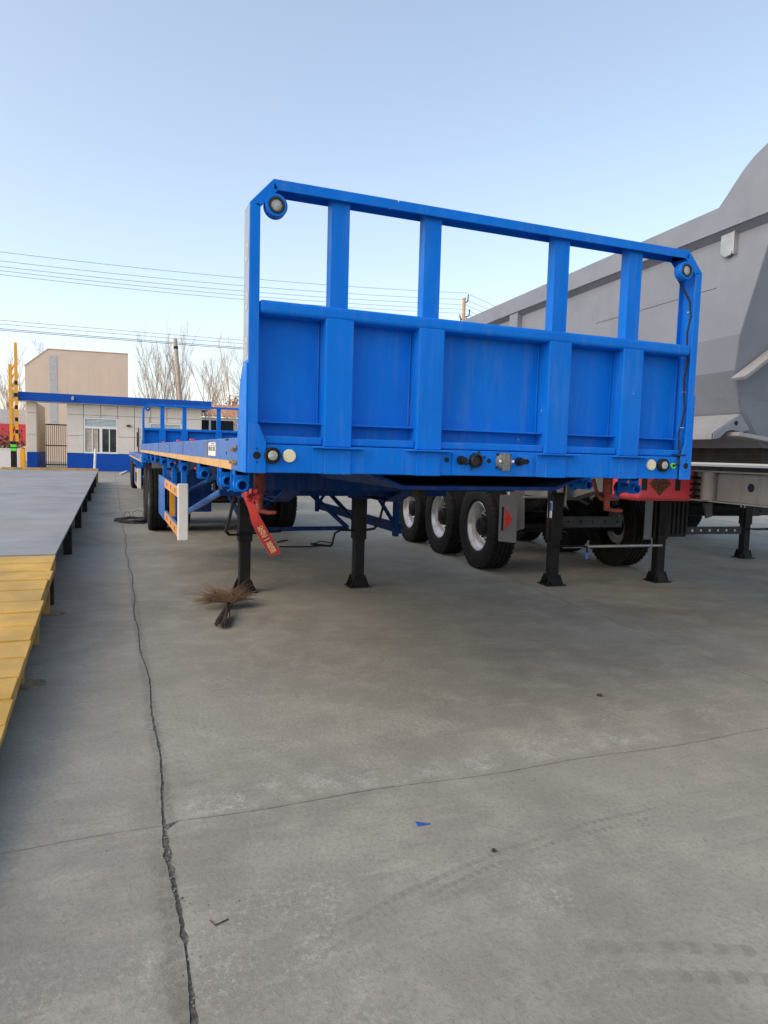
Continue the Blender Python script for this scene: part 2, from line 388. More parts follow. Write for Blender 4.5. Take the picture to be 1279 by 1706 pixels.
# crumbled stones in the joint
def stone(r_, c, s_):
    vs = []
    for (x, y, z) in ((1, 0, 0), (-1, 0, 0), (0, 1, 0), (0, -1, 0), (0, 0, 1), (0, 0, -1), (.6, .6, .5), (-.6, .5, .55), (.5, -.6, .6), (-.55, -.6, .5)):
        k = s_*r_.uniform(.7, 1.25); vs.append((c[0]+x*k, c[1]+y*k*1.2, c[2]+z*k*.6))
    fs = [(4, 6, 7), (4, 8, 6), (4, 9, 8), (4, 7, 9), (0, 2, 6), (0, 6, 8), (0, 8, 3), (3, 8, 9), (3, 9, 1), (1, 9, 7), (1, 7, 2), (2, 7, 6), (5, 2, 0), (5, 0, 3), (5, 3, 1), (5, 1, 2)]
    return vs, fs
mb = MB(); r_ = random.Random(21)
for i in range(620):
    y = r_.uniform(-2.2, -.47) if i < 420 else r_.uniform(-.4, 2.5)
    s_ = r_.choice((.0015, .002, .002, .003, .004, .005)) * (2.2 if i % 31 == 0 else 1)
    x = xline1(y) + r_.gauss(-.006, .016 if y < -.45 else .006)
    if y > -.45: s_ = min(s_, .004)
    mb.add(*stone(r_, (x, y, (-.003 if y < -.5 else -.008) + s_*.25), s_))
for i in range(260):
    x = r_.uniform(-1.6, 1.6); s_ = r_.choice((.0015, .002, .003)); mb.add(*stone(r_, (x, yline(x)+r_.gauss(0, .012), -.001), s_))
tag(mb.build('gravel', 'pebble'), 'small crumbled stones filling the open joint between the concrete slabs', 'gravel', kind='stuff')
mb = MB()
for i in range(240):
    x, y = r_.uniform(-3, 3), r_.uniform(-2, 4); s_ = r_.choice((.0012, .0018, .0025)); mb.add(*stone(r_, (x, y, s_*.3), s_))
tag(mb.build('grit', 'crumbs'), 'dark specks of grit scattered over the concrete yard', 'grit', kind='stuff')
def lump(name, label, cat, x, y, s_, mat, seed):
    rr = random.Random(seed); m_ = MB()
    for k in range(3): m_.add(*stone(rr, (x+rr.uniform(-s_, s_)*.6, y+rr.uniform(-s_, s_)*.6, s_*.4), s_*rr.uniform(.6, 1)))
    tag(m_.build(name, mat), label, cat)
lump('clod', 'dark brown dirt clod alone on the concrete right of centre', 'clod', .872, .192, .016, 'stem_dark', 5)
lump('stone', 'small dark stone on the near slab right of the blue scrap', 'stone', -.553, -1.008, .010, 'stem_dark', 6)
sc = MB().prism([(-.022, -.010), (.030, -.012), (.006, .002), (-.020, .020)], 'z', .001, .004).build('plastic_scrap', 'blue_scrap', loc=(-.716, -.761, 0))
tag(sc, 'small triangular scrap of blue plastic lying on the near concrete', 'scrap')
tw = MB().tube([(-1.535, -1.05, .003), (-1.525, -1.078, .004), (-1.485, -1.062, .003)], .0022, 5).build('twig', 'stem_dark'); tag(tw, 'bent dark twig on the near slab right of the crumbled joint', 'twig')

# ================================================================ WHEELS
def wheel_meshes(rad, wid, rim_r):
    h = wid/2
    prof = [(-h*.70, rim_r), (-h*.92, rim_r+.03), (-h, rim_r+.12), (-h*.98, rad-.07), (-h*.90, rad-.018), (-h*.80, rad)]
    for a in (-.55, -.19, .19, .55):
        prof += [(h*(a-.06), rad), (h*(a-.045), rad-.014), (h*(a+.045), rad-.014), (h*(a+.06), rad)]
    prof += [(h*.80, rad), (h*.90, rad-.018), (h*.98, rad-.07), (h, rim_r+.12), (h*.92, rim_r+.03), (h*.70, rim_r)]
    ty = MB().lathe(prof, n=64)
    # shoulder lugs
    for k in range(48):
        a = 2*math.pi*(k+.5)/48
        for sgn in (-1, 1):
            x0, x1 = (h*.62, h*.97); r0, r1 = rad-.012, rad+.006
            vs = []
            for da in (-.034, .034):
                for x, rr in ((x0, r1), (x1*.94, r1-.004), (x1, rad-.06), (x0, r0)):
                    vs.append((sgn*x, rr*math.cos(a+da), rr*math.sin(a+da)))
            ty.add(vs, [(0, 1, 2, 3), (7, 6, 5, 4), (0, 4, 5, 1), (1, 5, 6, 2), (2, 6, 7, 3), (3, 7, 4, 0)])
    rim = MB().lathe([(-h*.74, rim_r+.012), (-h*.80, rim_r), (-h*.76, rim_r-.012), (-h*.45, rim_r-.025), (-h*.30, rim_r-.055), (h*.1, rim_r-.06), (h*.1, .14), (h*.02, .14), (h*.02, rim_r-.07)], n=48)
    hub = MB().lathe([(h*.05, .0), (h*.05, .13), (-h*.55, .115), (-h*.62, .09), (-h*.66, .088), (-h*.70, 0)], n=24)
    for k in range(10):
        a = 2*math.pi*k/10; hub.lathe([(h*.05, 0), (h*.05, .014), (-h*.15, .014), (-h*.15, 0)], c=(0, .165*math.cos(a), .165*math.sin(a)), n=6)
    return (hub.mesh('wheel', 'black_steel', True), ty.mesh('tyre', 'black_rubber', True), rim.mesh('rim', 'rim_silver', True))
WM = wheel_meshes(.525, .31, .30)
for me in WM: me.set_sharp_from_angle(angle=R(35))
def wheel(par, x, y, flip=False):
    h = lk('wheel', WM[0], par, (x, y, .525)); h.rotation_euler = (random.uniform(0, 6), 0, 0)
    if flip: h.scale.x = -1
    lk('tyre', WM[1], h); lk('rim', WM[2], h); return h

# ================================================================ LANDING LEG
def leg(par, x, y, top, sticker=False):
    o = MB().box(x-.065, x+.065, y-.065, y+.065, .50, top).build('leg', 'black_steel', par, .006)
    MB().box(x-.052, x+.052, y-.052, y+.052, .06, .52).build('inner_tube', 'black_steel', o, .005)
    m_ = MB().box(x-.115, x+.115, y-.11, y+.11, .0, .014)
    for s_ in (-1, 1):
        m_.prism([(x+s_*.054, .014), (x+s_*.105, .014), (x+s_*.054, .14)], 'y', y-.075, y-.065); m_.prism([(x+s_*.054, .014), (x+s_*.105, .014), (x+s_*.054, .14)], 'y', y+.065, y+.075)
        m_.prism([(y+s_*.054, .014), (y+s_*.105, .014), (y+s_*.054, .12)], 'x', x-.06, x+.06)
    m_.build('foot', 'black_steel', o, .003)
    if sticker:
        s1 = bx('label_sticker', 'white_film', o, x-.0665, x-.0655, y-.05, y+.045, .74, .92, 0)
        bx('label_band', 'sticker_blue', s1, x-.0675, x-.0666, y-.045, y+.04, .82, .91, 0)
    return o

# ================================================================ FLATBED TRAILER
POSTX = (-.84, -.383, .345, .8125)
def build_flatbed():
    T = thing('flatbed_trailer', 'bright blue flatbed trailer with tall front headboard standing on black legs in the foreground', 'trailer', (0, 0, 0), 0, 'blue flatbed trailers in the yard')
    # ---- headboard frame: channels
    for s_ in (-1, 1):
        pr = [(1.25, 0), (1.205, 0), (1.205, .006), (1.244, .006), (1.244, .124), (1.215, .124), (1.215, .13), (1.25, .13)]
        pr = [(s_*a, b) for a, b in pr]
        p = MB().prism(pr, 'z', 1.29, 2.43).build('headboard_post', 'blue', T, .004)
        MB().prism([(s_*1.249, 1.288), (s_*1.17, 1.288), (s_*1.17, 1.42), (s_*1.203, 1.50), (s_*1.249, 1.50)], 'y', -.008, -.001).build('post_foot', 'blue', p, .002)
        MB().prism([(.0, 1.288), (.21, 1.288), (.21, 1.46), (.19, 1.60), (.15, 1.70), (.10, 1.755), (.05, 1.77), (.0, 1.76)], 'x', s_*1.2505, s_*1.258).build('side_gusset', 'blue', p, .002)
        MB().lathe([(-.0092, 0), (-.0092, .017)], c=(s_*1.21, 0, 1.365), axis='y', n=20).build('bolt_hole', 'dark_blue_hole', p)
        for z in (1.395, 1.335): MB().lathe([(-.0092, 0), (-.0092, .004)], c=(s_*1.21, 0, z), axis='y', n=10).build('bolt_hole', 'dark_blue_hole', p)
        # corner (chamfer) piece
        a = [(1.25, 2.43), (1.15, 2.54)]; i_ = [(1.205, 2.415), (1.13, 2.495)]
        m_ = MB()
        def seg(y0, y1, q): m_.prism([(s_*x, z) for x, z in q], 'y', y0, y1)
        seg(0, .006, [a[0], a[1], i_[1], i_[0]]); seg(.006, .13, [a[0], a[1], (1.146, 2.535), (1.245, 2.428)]); seg(.124, .13, [(1.245, 2.428), (1.146, 2.535), (1.14, 2.51), (1.215, 2.43)][:4])
        c = m_.build('headboard_corner', 'blue', T, .003)
        # corner lamp
        L = MB().lathe([(-.028, .049), (-.033, .046), (-.033, .036), (.012, .036), (.012, .049), (-.028, .049)], c=(s_*1.137, .03, 2.432), axis='y', n=32).build('corner_lamp', 'blue', T, smooth=True)
        MB().lathe([(-.030, .0365), (-.036, .034), (-.036, .026), (-.02, .026)], c=(s_*1.137, .03, 2.432), axis='y', n=32).build('lamp_ring', 'black_plastic', L, smooth=True)
        MB().lathe([(-.028, .027), (-.032, .022), (-.034, .012), (-.035, 0)], c=(s_*1.137, .03, 2.432), axis='y', n=24).build('lens', 'lens_clear', L, smooth=True)
    pr = [(0, 2.54), (0, 2.495), (.006, 2.495), (.006, 2.534), (.124, 2.534), (.124, 2.505), (.13, 2.505), (.13, 2.54)]
    MB().prism(pr, 'x', -1.15, 1.15).build('top_rail', 'blue', T, .004)
    mr = MB().box(-1.204, 1.204, .0, .10, 1.975, 2.035).build('middle_rail', 'blue', T, .018, seg=4)
    for x in POSTX:
        u = MB().box(x-.042, x+.042, .03, .095, 2.03, 2.535).build('upper_upright', 'blue', T, .003)
        bx('weld_flange', 'blue', u, x+.026, x+.0425, .027, .0305, 2.034, 2.494, .001)
        l = MB().prism([(x-.066, .10), (x-.066, 0), (x+.066, 0), (x+.066, .10)], 'z', 1.41, 1.982).build('lower_upright', 'blue', T, .005)
        bx('upright_base', 'blue', l, x-.064, x+.064, -.004, .1, 1.287, 1.402, .004)
        bx('base_flange', 'blue', l, x-.118, x+.118, -.035, .06, 1.4025, 1.4095, .002)
        bx('weld_plate', 'blue', l, x-.120, x-.0645, .0, .006, 1.29, 1.402, .001)
    bx('front_panel', 'blue', T, -1.205, 1.205, .098, .104, 1.40, 2.0, 0)
    xs = [-1.205] + [q for x in POSTX for q in (x-.066, x+.066)] + [1.205]
    for i in range(0, 10, 2):
        a, b = xs[i]+.001, xs[i+1]-.001
        g = bx('panel_ledge', 'blue', T, a, b, .035, .0985, 1.510, 1.517, .001)
        bx('lower_lip', 'blue', T, a, b, .020, .09, 1.417, 1.452, .006)
        tb('weld_seam', 'blue', g, [(b-.006, .094, 1.52), (b-.006, .094, 1.97)], .005, 6)
    # front beam
    fb = bx('front_beam', 'blue', T, -1.17, 1.17, .006, .10, 1.29, 1.414, .004)
    bx('joint_line', 'blue_shaded', fb, -.503, -.4975, .0045, .0058, 1.29, 1.405, 0)
    for s_ in (-1, 1):
        c = (-1.142 if s_ < 0 else 1.049, 0, 1.366)
        L = MB().lathe([(.006, .036), (-.018, .036), (-.022, .032), (-.022, .024), (-.01, .022)], c=c, axis='y', n=32).build('front_lamp', 'black_rubber', T, smooth=True)
        MB().lathe([(-.012, .0235), (-.022, .021), (-.027, .012), (-.028, 0)], c=c, axis='y', n=24).build('lens', 'lens_clear', L, smooth=True)
        MB().lathe([(.006, .029), (-.004, .029), (-.006, .027), (-.006, 0)], c=(-1.064 if s_ < 0 else .973, 0, 1.366), axis='y', n=32).build('front_reflector', 'reflector_cream', T, smooth=True)
    # coupling panel
    cp = bx('coupling_panel', 'blue', T, -.255, .20, -.006, .004, 1.292, 1.398, .002)
    for x in (-.285, -.055, .165): MB().lathe([(-.0075, 0), (-.0075, .012 if x < .1 else .014)], c=(x, 0 if x > -.27 else .006, 1.366), axis='y', n=16).build('hole', 'dark_blue_hole', cp)
    m_ = MB().lathe([(-.006, .036), (-.03, .033), (-.034, .026), (-.02, .024), (-.02, 0)], c=(-.134, 0, 1.366), axis='y', n=24)
    for k in range(8):
        a = k*math.pi/4 + .4
        if k % 4 in (0, 1): m_.tube([(-.134+.03*math.cos(a), -.010, 1.366+.03*math.sin(a)), (-.134+.058*math.cos(a), -.010, 1.366+.050*math.sin(a))], .005, 6)
    m_.build('socket', 'black_plastic', cp, smooth=True)
    m_ = MB().lathe([(-.006, .042), (-.032, .040), (-.038, .034), (-.038, .0)], c=(.025, 0, 1.366), axis='y', n=24)
    m_.box(.006, .044, -.046, -.034, 1.318, 1.404)
    s2 = m_.build('socket', 'cast_grey', cp, .003)
    for dx in (-.045, .045): MB().lathe([(-.04, .007), (-.046, .006), (-.046, 0)], c=(.025+dx*.8, 0, 1.366), axis='y', n=8).build('screw', 'white_paint', s2)
    for k in range(4):
        a = k*math.pi/2+.75; tb('bracket_arm', 'black_plastic', s2, [(.025+.035*math.cos(a), -.012, 1.366+.035*math.sin(a)), (.025+.058*math.cos(a), -.010, 1.366+.05*math.sin(a))], .005, 6)
    for x, q in ((-.213, 'brass'), (.116, 'black_steel')):
        MB().lathe([(0, .022), (-.02, .022), (-.022, .017), (-.05, .016), (-.052, 0)], c=(x, 0, 1.366), axis='y', n=16).build('air_coupling', 'black_steel', cp, smooth=True)
    g = MB().lathe([(.004, .016), (-.006, .016), (-.006, .009), (.004, .009)], c=(1.125, 0, 1.364), axis='y', n=20).build('cable_gland', 'green_plastic', T)
    # lamp cable up the right post
    pts = [(1.125, .0, 1.364), (1.145, -.016, 1.372), (1.185, .02, 1.44), (1.200, .05, 1.55)]
    for k in range(9): pts.append((1.210 + .006*math.sin(k*1.9), .035+.006*math.cos(k*2.3), 1.6+k*.085))
    pts += [(1.165, .06, 2.37), (1.135, .06, 2.40)]
    cb = tb('lamp_cable', 'wire_black', T, pts, .006, 8)
    for z in (1.58, 1.78, 2.02, 2.22): tb('cable_tie', 'white_paint', cb, [(1.200, .038, z), (1.222, .038, z)], .003, 6)
    bx('cable_bracket', 'blue_shaded', T, 1.13, 1.204, -.012, .03, 1.42, 1.430, .001)
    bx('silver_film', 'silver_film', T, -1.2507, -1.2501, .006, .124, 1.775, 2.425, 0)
    # stickers on the left post
    for z in (2.24, 2.035, 1.84):
        s_ = MB().lathe([(-.0004, 0), (-.0004, .050)], c=(-1.2509, .065, z), axis='x', n=32).build('round_sticker', 'sticker_pale', T)
        MB().lathe([(-.0008, .042), (-.0008, .047)], c=(-1.2509, .065, z), axis='x', n=32).build('sticker_ring', 'galv', s_)
        MB().lathe([(-.0008, .010), (-.0008, .022)], c=(-1.2509, .065, z), axis='x', n=20).build('sticker_mark', 'galv', s_)
    # ---- deck and side rails
    YE = 11.6
    dk = bx('deck', 'blue_shaded', T, -1.2, 1.2, .13, YE, 1.425, 1.438, 0)
    for s_ in (-1, 1):
        pr = [(1.25, 1.288), (1.25, 1.443), (1.19, 1.443), (1.19, 1.437), (1.244, 1.437), (1.244, 1.294), (1.19, 1.294), (1.19, 1.288)]
        rl = MB().prism([(s_*a, b) for a, b in pr], 'y', .212, YE).build('side_rail', 'blue_rail', T, .003)
        x0, x1 = (s_*1.2502, s_*1.2512)
        y = .42
        while y < YE-.3:
            y2 = min(y+2.0, YE-.05); MB().box(min(x0, x1), max(x0, x1), y, y2-.01, 1.2895, 1.332).build('reflective_tape', 'tape_yellow', rl); y = y2
        for yy in (2.9, 4.33, 6.06, 7.9, 9.7): bx('rail_joint', 'blue_shaded', rl, min(s_*1.2502, s_*1.2515), max(s_*1.2502, s_*1.2515), yy-.012, yy+.012, 1.333, 1.442, 0)
        for (yy, z) in ((.245, 1.395), (.31, 1.388), (.245, 1.325), (.335, 1.328)):
            MB().lathe([(0, .014), (s_*.012, .014), (s_*.013, .009), (s_*.026, .008), (s_*.026, 0)], c=(s_*1.2505, yy, z), axis='x', n=6).build('bolt', 'brass', rl)
        bx('rail_slot', 'dark_blue_hole', rl, min(s_*1.2503, s_*1.2512), max(s_*1.2503, s_*1.2512), .52, .62, 1.432, 1.441, 0)
        bx('rail_slot', 'dark_blue_hole', rl, min(s_*1.2503, s_*1.2512), max(s_*1.2503, s_*1.2512), .575, .595, 1.36, 1.376, 0)
    # maker's plate on the left rail
    pl = bx('maker_plate', 'white_film', T, -1.2522, -1.2503, .98, 1.28, 1.348, 1.425, 0)
    for k, yy in enumerate((1.02, 1.065, 1.12, 1.165, 1.21, 1.25)): bx('plate_print', 'steel_dark', pl, -1.2530, -1.2523, yy-.016, yy+.010, 1.376, 1.402, 0)
    bx('plate_rule', 'steel_dark', pl, -1.2530, -1.2523, 1.0, 1.262, 1.407, 1.410, 0)
    bx('plate_rule', 'rust_red', pl, -1.2530, -1.2523, 1.03, 1.15, 1.415, 1.420, 0)
    for yy in (1.33, 1.40): bx('plate_bar', 'grey_plate', T, -1.2522, -1.2503, yy, yy+.035, 1.34, 1.437, 0)
    # strap winches below the rails
    for s_ in (-1, 1):
        for k, yy in enumerate((.36, .82, 1.82, 3.2, 4.55, 5.75, 6.95, 8.1, 9.3)):
            x = s_*1.205
            b = MB().box(x-.038, x+.038, yy+.03, yy+.036, 1.182, 1.288).box(x-.038, x+.038, yy+.13, yy+.136, 1.182, 1.288).box(x-.03, x+.03, yy+.03, yy+.136, 1.262, 1.288).build('strap_winch', 'blue', T, .002)
            MB().lathe([(.0, .030), (.15, .030), (.15, .022), (0, .022)], c=(x, yy, 1.214), axis='y', n=20, closed=True).build('winch_drum', 'blue', b, smooth=True)
            MB().lathe([(.03, 0), (.03, .022)], c=(x, yy, 1.214), axis='y', n=16).build('drum_bore', 'dark_blue_hole', b)
            MB().lathe([(0.155, .042), (.168, .042), (.168, .02), (.155, .02)], c=(x, yy, 1.214), axis='y', n=12, closed=True).build('ratchet', 'blue_shaded', b)
            tb('pawl', 'blue', b, [(x-s_*.035, yy+.15, 1.20), (x-s_*.042, yy+.15, 1.165), (x-s_*.02, yy+.15, 1.15)], .007, 6)
    for yy in (2.5, 3.66, 5.6): MB().box(-1.235, -1.195, yy, yy+.05, 1.4435, 1.462).build('strap_hook', 'red_plastic', T, .008)
    for yy in (2.55, 4.4): MB().tube([(-1.19, yy, 1.235), (-1.15, yy+.10, 1.235)], .010, 8).build('red_handle', 'red_plastic', T)
    # twist locks
    for s_ in (-1, 1):
        m_ = MB().lathe([(0, 0), (0, .030), (.11, .030), (.11, 0)], c=(s_*1.095, .50, 1.17), axis='z', n=16).lathe([(-.004, 0), (-.004, .042), (0, .042), (0, 0)], c=(s_*1.095, .50, 1.17), axis='z', n=16)
        m_.lathe([(-.10, 0), (-.10, .019), (0, .019), (0, 0)], c=(s_*1.095, .50, 1.17), axis='z', n=12).tube([(s_*1.095, .50, 1.08), (s_*1.095+.04, .46, 1.072), (s_*1.095+.075, .44, 1.075)], [.013, .011, .008], 8)
        m_.build('twist_lock', 'rust_red', T, smooth=True)
    br = MB().tube([(1.06, .60, 1.26), (1.10, .60, 1.16), (1.13, .6, 1.135), (1.26, .6, 1.135), (1.27, .6, 1.25)], .013, 8).build('lock_handle', 'rust_red', T, smooth=True)
    # ---- chassis
    for s_ in (-1, 1):
        prof = [(.1, 1.425), (.1, 1.30), (1.7, 1.24), (2.6, .98), (YE, .98), (YE, 1.425)]
        x = s_*.5
        b = MB().prism(prof, 'x', x-.006, x+.006).build('main_beam', 'blue_shaded', T)
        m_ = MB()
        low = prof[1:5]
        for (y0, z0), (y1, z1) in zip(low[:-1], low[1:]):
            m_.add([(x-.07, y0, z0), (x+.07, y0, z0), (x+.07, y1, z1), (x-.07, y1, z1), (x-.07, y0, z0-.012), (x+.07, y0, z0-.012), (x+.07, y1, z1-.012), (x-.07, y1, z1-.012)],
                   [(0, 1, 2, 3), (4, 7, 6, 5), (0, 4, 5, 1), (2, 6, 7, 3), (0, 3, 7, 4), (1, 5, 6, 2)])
        m_.build('beam_flange', 'blue_shaded', b)
    for k in range(20): bx('cross_member', 'blue_shaded', T, -1.19, 1.19, .55+k*.56, .61+k*.56, 1.32, 1.424, 0)
    MB().prism([(-.64, 1.288), (-.47, 1.222), (-.44, 1.212), (.44, 1.212), (.47, 1.222), (.64, 1.288), (.60, 1.288), (.45, 1.232), (-.45, 1.232), (-.60, 1.288)], 'y', .13, 1.5).build('coupler_plate', 'blue_shaded', T, .002)
    MB().lathe([(-.09, 0), (-.09, .045), (-.06, .045), (-.06, .035), (-.02, .035), (-.02, .05), (0, .05)], c=(0, .95, 1.212), axis='z', n=20).build('king_pin', 'steel_dark', T)
    bx('neck_crossmember', 'blue_shaded', T, -1.12, 1.12, 1.62, 1.70, 1.12, 1.32, 0)
    bx('neck_crossmember', 'blue_shaded', T, -1.0, 1.0, 2.55, 2.62, 1.02, 1.32, 0)
    # ---- landing gear
    YL = 3.72
    for s_ in (-1, 1): leg(T, s_*.59, YL, 1.10)
    tb('cross_shaft', 'black_steel', T, [(-.78, YL-.10, .60), (-.76, YL-.10, .575), (-.66, YL-.09, .575), (-.40, YL-.09, .595), (-.25, YL-.09, .6)], .011, 8)
    tb('crank', 'black_steel', T, [(.52, YL-.10, .60), (.36, YL-.10, .605), (.30, YL-.10, .575), (.275, YL-.10, .47), (.255, YL-.10, .445), (.20, YL-.1, .45), (.05, YL-.1, .47)], .011, 8)
    tb('brace', 'blue_shaded', T, [(-.56, YL+.20, .59), (.54, YL+.20, .59)], .022, 10)
    for s_ in (-1, 1):
        tb('brace', 'blue_shaded', T, [(s_*.54, YL+.21, .59), (s_*.10, YL+.45, 1.02)], .024, 10)
        bx('leg_bracket', 'blue_shaded', T, min(s_*.50, s_*.66), max(s_*.50, s_*.66), YL-.12, YL+.12, .92, .975, .003)
        tb('brace', 'blue_shaded', T, [(s_*.59, YL+.08, .66), (s_*.59, YL+1.4, .99)], .024, 10)
    tb('brace', 'blue_rail', T, [(-1.02, 5.15, .64), (-.86, 2.30, 1.17)], .030, 10)
    tb('brace', 'blue_shaded', T, [(-.98, 6.0, .80), (-.80, 3.4, 1.20)], .026, 10)
    tb('air_hose', 'wire_black', T, [(-.90, 2.55, 1.24), (-.86, 2.7, 1.0), (-.85, 3.0, .80), (-.80, YL-.18, .62), (-.76, YL-.10, .585)], .014, 8)
    tb('air_hose', 'wire_black', T, [(.64, YL-.08, .60), (.74, YL-.06, .61), (.80, YL-.04, .68), (.86, YL, .86), (.92, YL, 1.06)], .014, 8)
    # ---- tool / valve boxes between the beams, air tank
    bx('tool_box', 'blue_shaded', T, -1.12, -.66, 5.6, 6.5, .62, 1.1, .01)
    MB().tube([(-.4, 7.3, .78), (.4, 7.3, .78)], .15, 20).build('air_tank', 'black_steel', T, smooth=True)
    # ---- side guards
    for s_ in (-1, 1):
        X = s_*1.22
        y0, y1 = 3.60, 6.52
        lo, hi = (min(X, X-s_*.03), max(X, X-s_*.03))
        if s_ < 0:
            g = bx('side_guard', 'blue', T, lo, hi, y0, y1, .925, 1.03, .003)
            bx('guard_rail', 'blue', g, lo, hi, y0, y1, .55, .655, .003)
            bx('guard_end', 'white_film', g, X-.012, X+.082, y0-.032, y0-.002, .535, 1.062, .008)
            bx('guard_post', 'amber', g, X+.0, X+.055, 4.66, 4.68, .657, .923, .002)
            for zz in ((.927, 1.028), (.552, .653)):
                f = bx('orange_film', 'orange_film', g, X-.0015, X-.0003, y0+.02, 5.40, zz[0], zz[1], 0)
                for yy in (3.95, 4.45, 4.98): bx('film_block', 'rust_red', f, X-.0025, X-.0016, yy, yy+.13, zz[0]+.03, zz[1]-.03, 0)
            bx('guard_panel', 'blue_rail', g, X-.001, X+.004, 5.43, 6.5, .535, 1.035, .002)
            for yy in (3.72, 4.80, 6.2): bx('guard_hanger', 'blue', g, X+.034, X+.085, yy, yy+.05, .60, 1.29, .003)
        else:
            g = bx('side_guard', 'blue_shaded', T, lo, hi, 4.06, 7.35, .50, .62, .003)
            for yy in (4.06, 7.25): bx('guard_hanger', 'blue_shaded', g, X-.085, X-.034, yy, yy+.08, .47, 1.29, .003)
            tb('guard_brace', 'blue_shaded', g, [(X-.05, 4.2, .62), (X-.05, 5.4, 1.22)], .024, 8)
            tb('guard_brace', 'blue_shaded', g, [(X-.05, 7.2, .62), (X-.05, 6.0, 1.22)], .024, 8)
    # ---- axles and wheels
    for yy in (9.25, 10.56):
        ax = tb('axle', 'black_steel', T, [(-1.0, yy, .525), (1.0, yy, .525)], .075, 14)
        for s_ in (-1, 1):
            wheel(T, s_*1.075, yy, s_ > 0); wheel(T, s_*.72, yy, s_ > 0)
            MB().tube([(s_*.5, yy, .62), (s_*.5, yy, .9)], .05, 10).build('spring_seat', 'black_steel', ax)
            MB().prism([(yy-.6, .84), (yy-.3, .74), (yy, .70), (yy+.3, .74), (yy+.6, .84), (yy+.6, .88), (yy, .80), (yy-.6, .88)], 'x', s_*.5-.045, s_*.5+.045).build('leaf_spring', 'black_steel', ax)
    for s_ in (-1, 1):
        bx('mud_flap', 'grey_plate', T, min(s_*.60, s_*1.2), max(s_*.60, s_*1.2), 8.55, 8.565, 1.06, 1.285, 0)
    return T
T1 = build_flatbed()
T2 = copy_tree(T1)
T2.location = (.07, 12.6, 0)
T2['label'] = 'smaller looking blue flatbed trailer parked behind the first, headboard before the low building'
DZ = -.235
for ch in T2.children:
    nm = ch.name.split('.')[0]
    if nm in ('wheel', 'axle'): continue
    if nm == 'leg': ch.scale.z = (1.10+DZ)/1.10; continue
    if nm in ('cross_shaft', 'crank', 'brace') : ch.location.z = -.1; continue
    ch.location.z = DZ

# ================================================================ RED RIBBON
rb = thing('red_ribbon', 'red good luck ribbon with gold characters tied to the front strap winch', 'ribbon', (-1.2, .36, 1.2))
def ribbon_strip(path, wdir, wid):
    m_ = MB(); L = [Vector(p) for p in path]; rings = []
    for i, p in enumerate(L):
        wv = Vector(wdir[i]).normalized()*wid[i]/2
        t = (L[min(i+1, len(L)-1)]-L[max(i-1, 0)]).normalized(); nv = t.cross(wv).normalized()*.0012
        rings.append([p-wv+nv, p+wv+nv, p+wv-nv, p-wv-nv])
    return m_.loft(rings)
path = [(-.005, -.02, -.02), (.012, -.035, -.045), (.03, -.04, -.08), (.042, -.035, -.115), (.055, -.03, -.15), (.075, -.03, -.19), (.10, -.03, -.235), (.13, -.03, -.285), (.155, -.03, -.325)]
wd = [(1, -.6, .5), (.9, -.5, .5), (.8, -.7, .4), (.7, -.9, .3), (1, -.5, .4), (1, 0, .45), (1, .05, .48), (1, .08, .5), (1, .1, .25)]
ww = [.02, .035, .045, .05, .052, .055, .055, .055, .055]
t_ = ribbon_strip(path, wd, ww).build('ribbon_tail', 'red_cloth', rb, smooth=True)
m_ = MB()
for a in range(7):
    an = a*.9; m_.add(*ribbon_strip([(.02, -.03, -.03), (.02+.03*math.cos(an), -.05, -.03+.022*math.sin(an)), (.045+.035*math.cos(an), -.06, -.035+.03*math.sin(an)), (.03+.02*math.cos(an+1), -.05, -.03+.02*math.sin(an+1))], [(.2, .6, 1), (.3, .5, 1), (.1, .8, 1), (.4, .5, .8)], [.02, .03, .026, .02]).__dict__.values())
kn = m_.build('knot', 'red_cloth', rb, smooth=True)
sb = kn.modifiers.new('soft', 'SUBSURF'); sb.levels = sb.render_levels = 2
dirv = Vector((.155, -.03, -.325)) - Vector((.075, -.03, -.19)); dirv.normalize()
for k, chh in enumerate('祝您一路顺'):
    me = text_mesh(chh, .033, 'gold', 'character')
    o = lk('character', me, rb)
    pth = Vector((.079, -.0335, -.197)) + dirv*(.030*k + .002)
    xax = Vector((.90, .03, .43)).normalized(); yax = -(dirv - xax*dirv.dot(xax)).normalized(); zax = xax.cross(yax)
    o.matrix_local = Matrix((( xax.x, yax.x, zax.x, pth.x), (xax.y, yax.y, zax.y, pth.y), (xax.z, yax.z, zax.z, pth.z), (0, 0, 0, 1)))

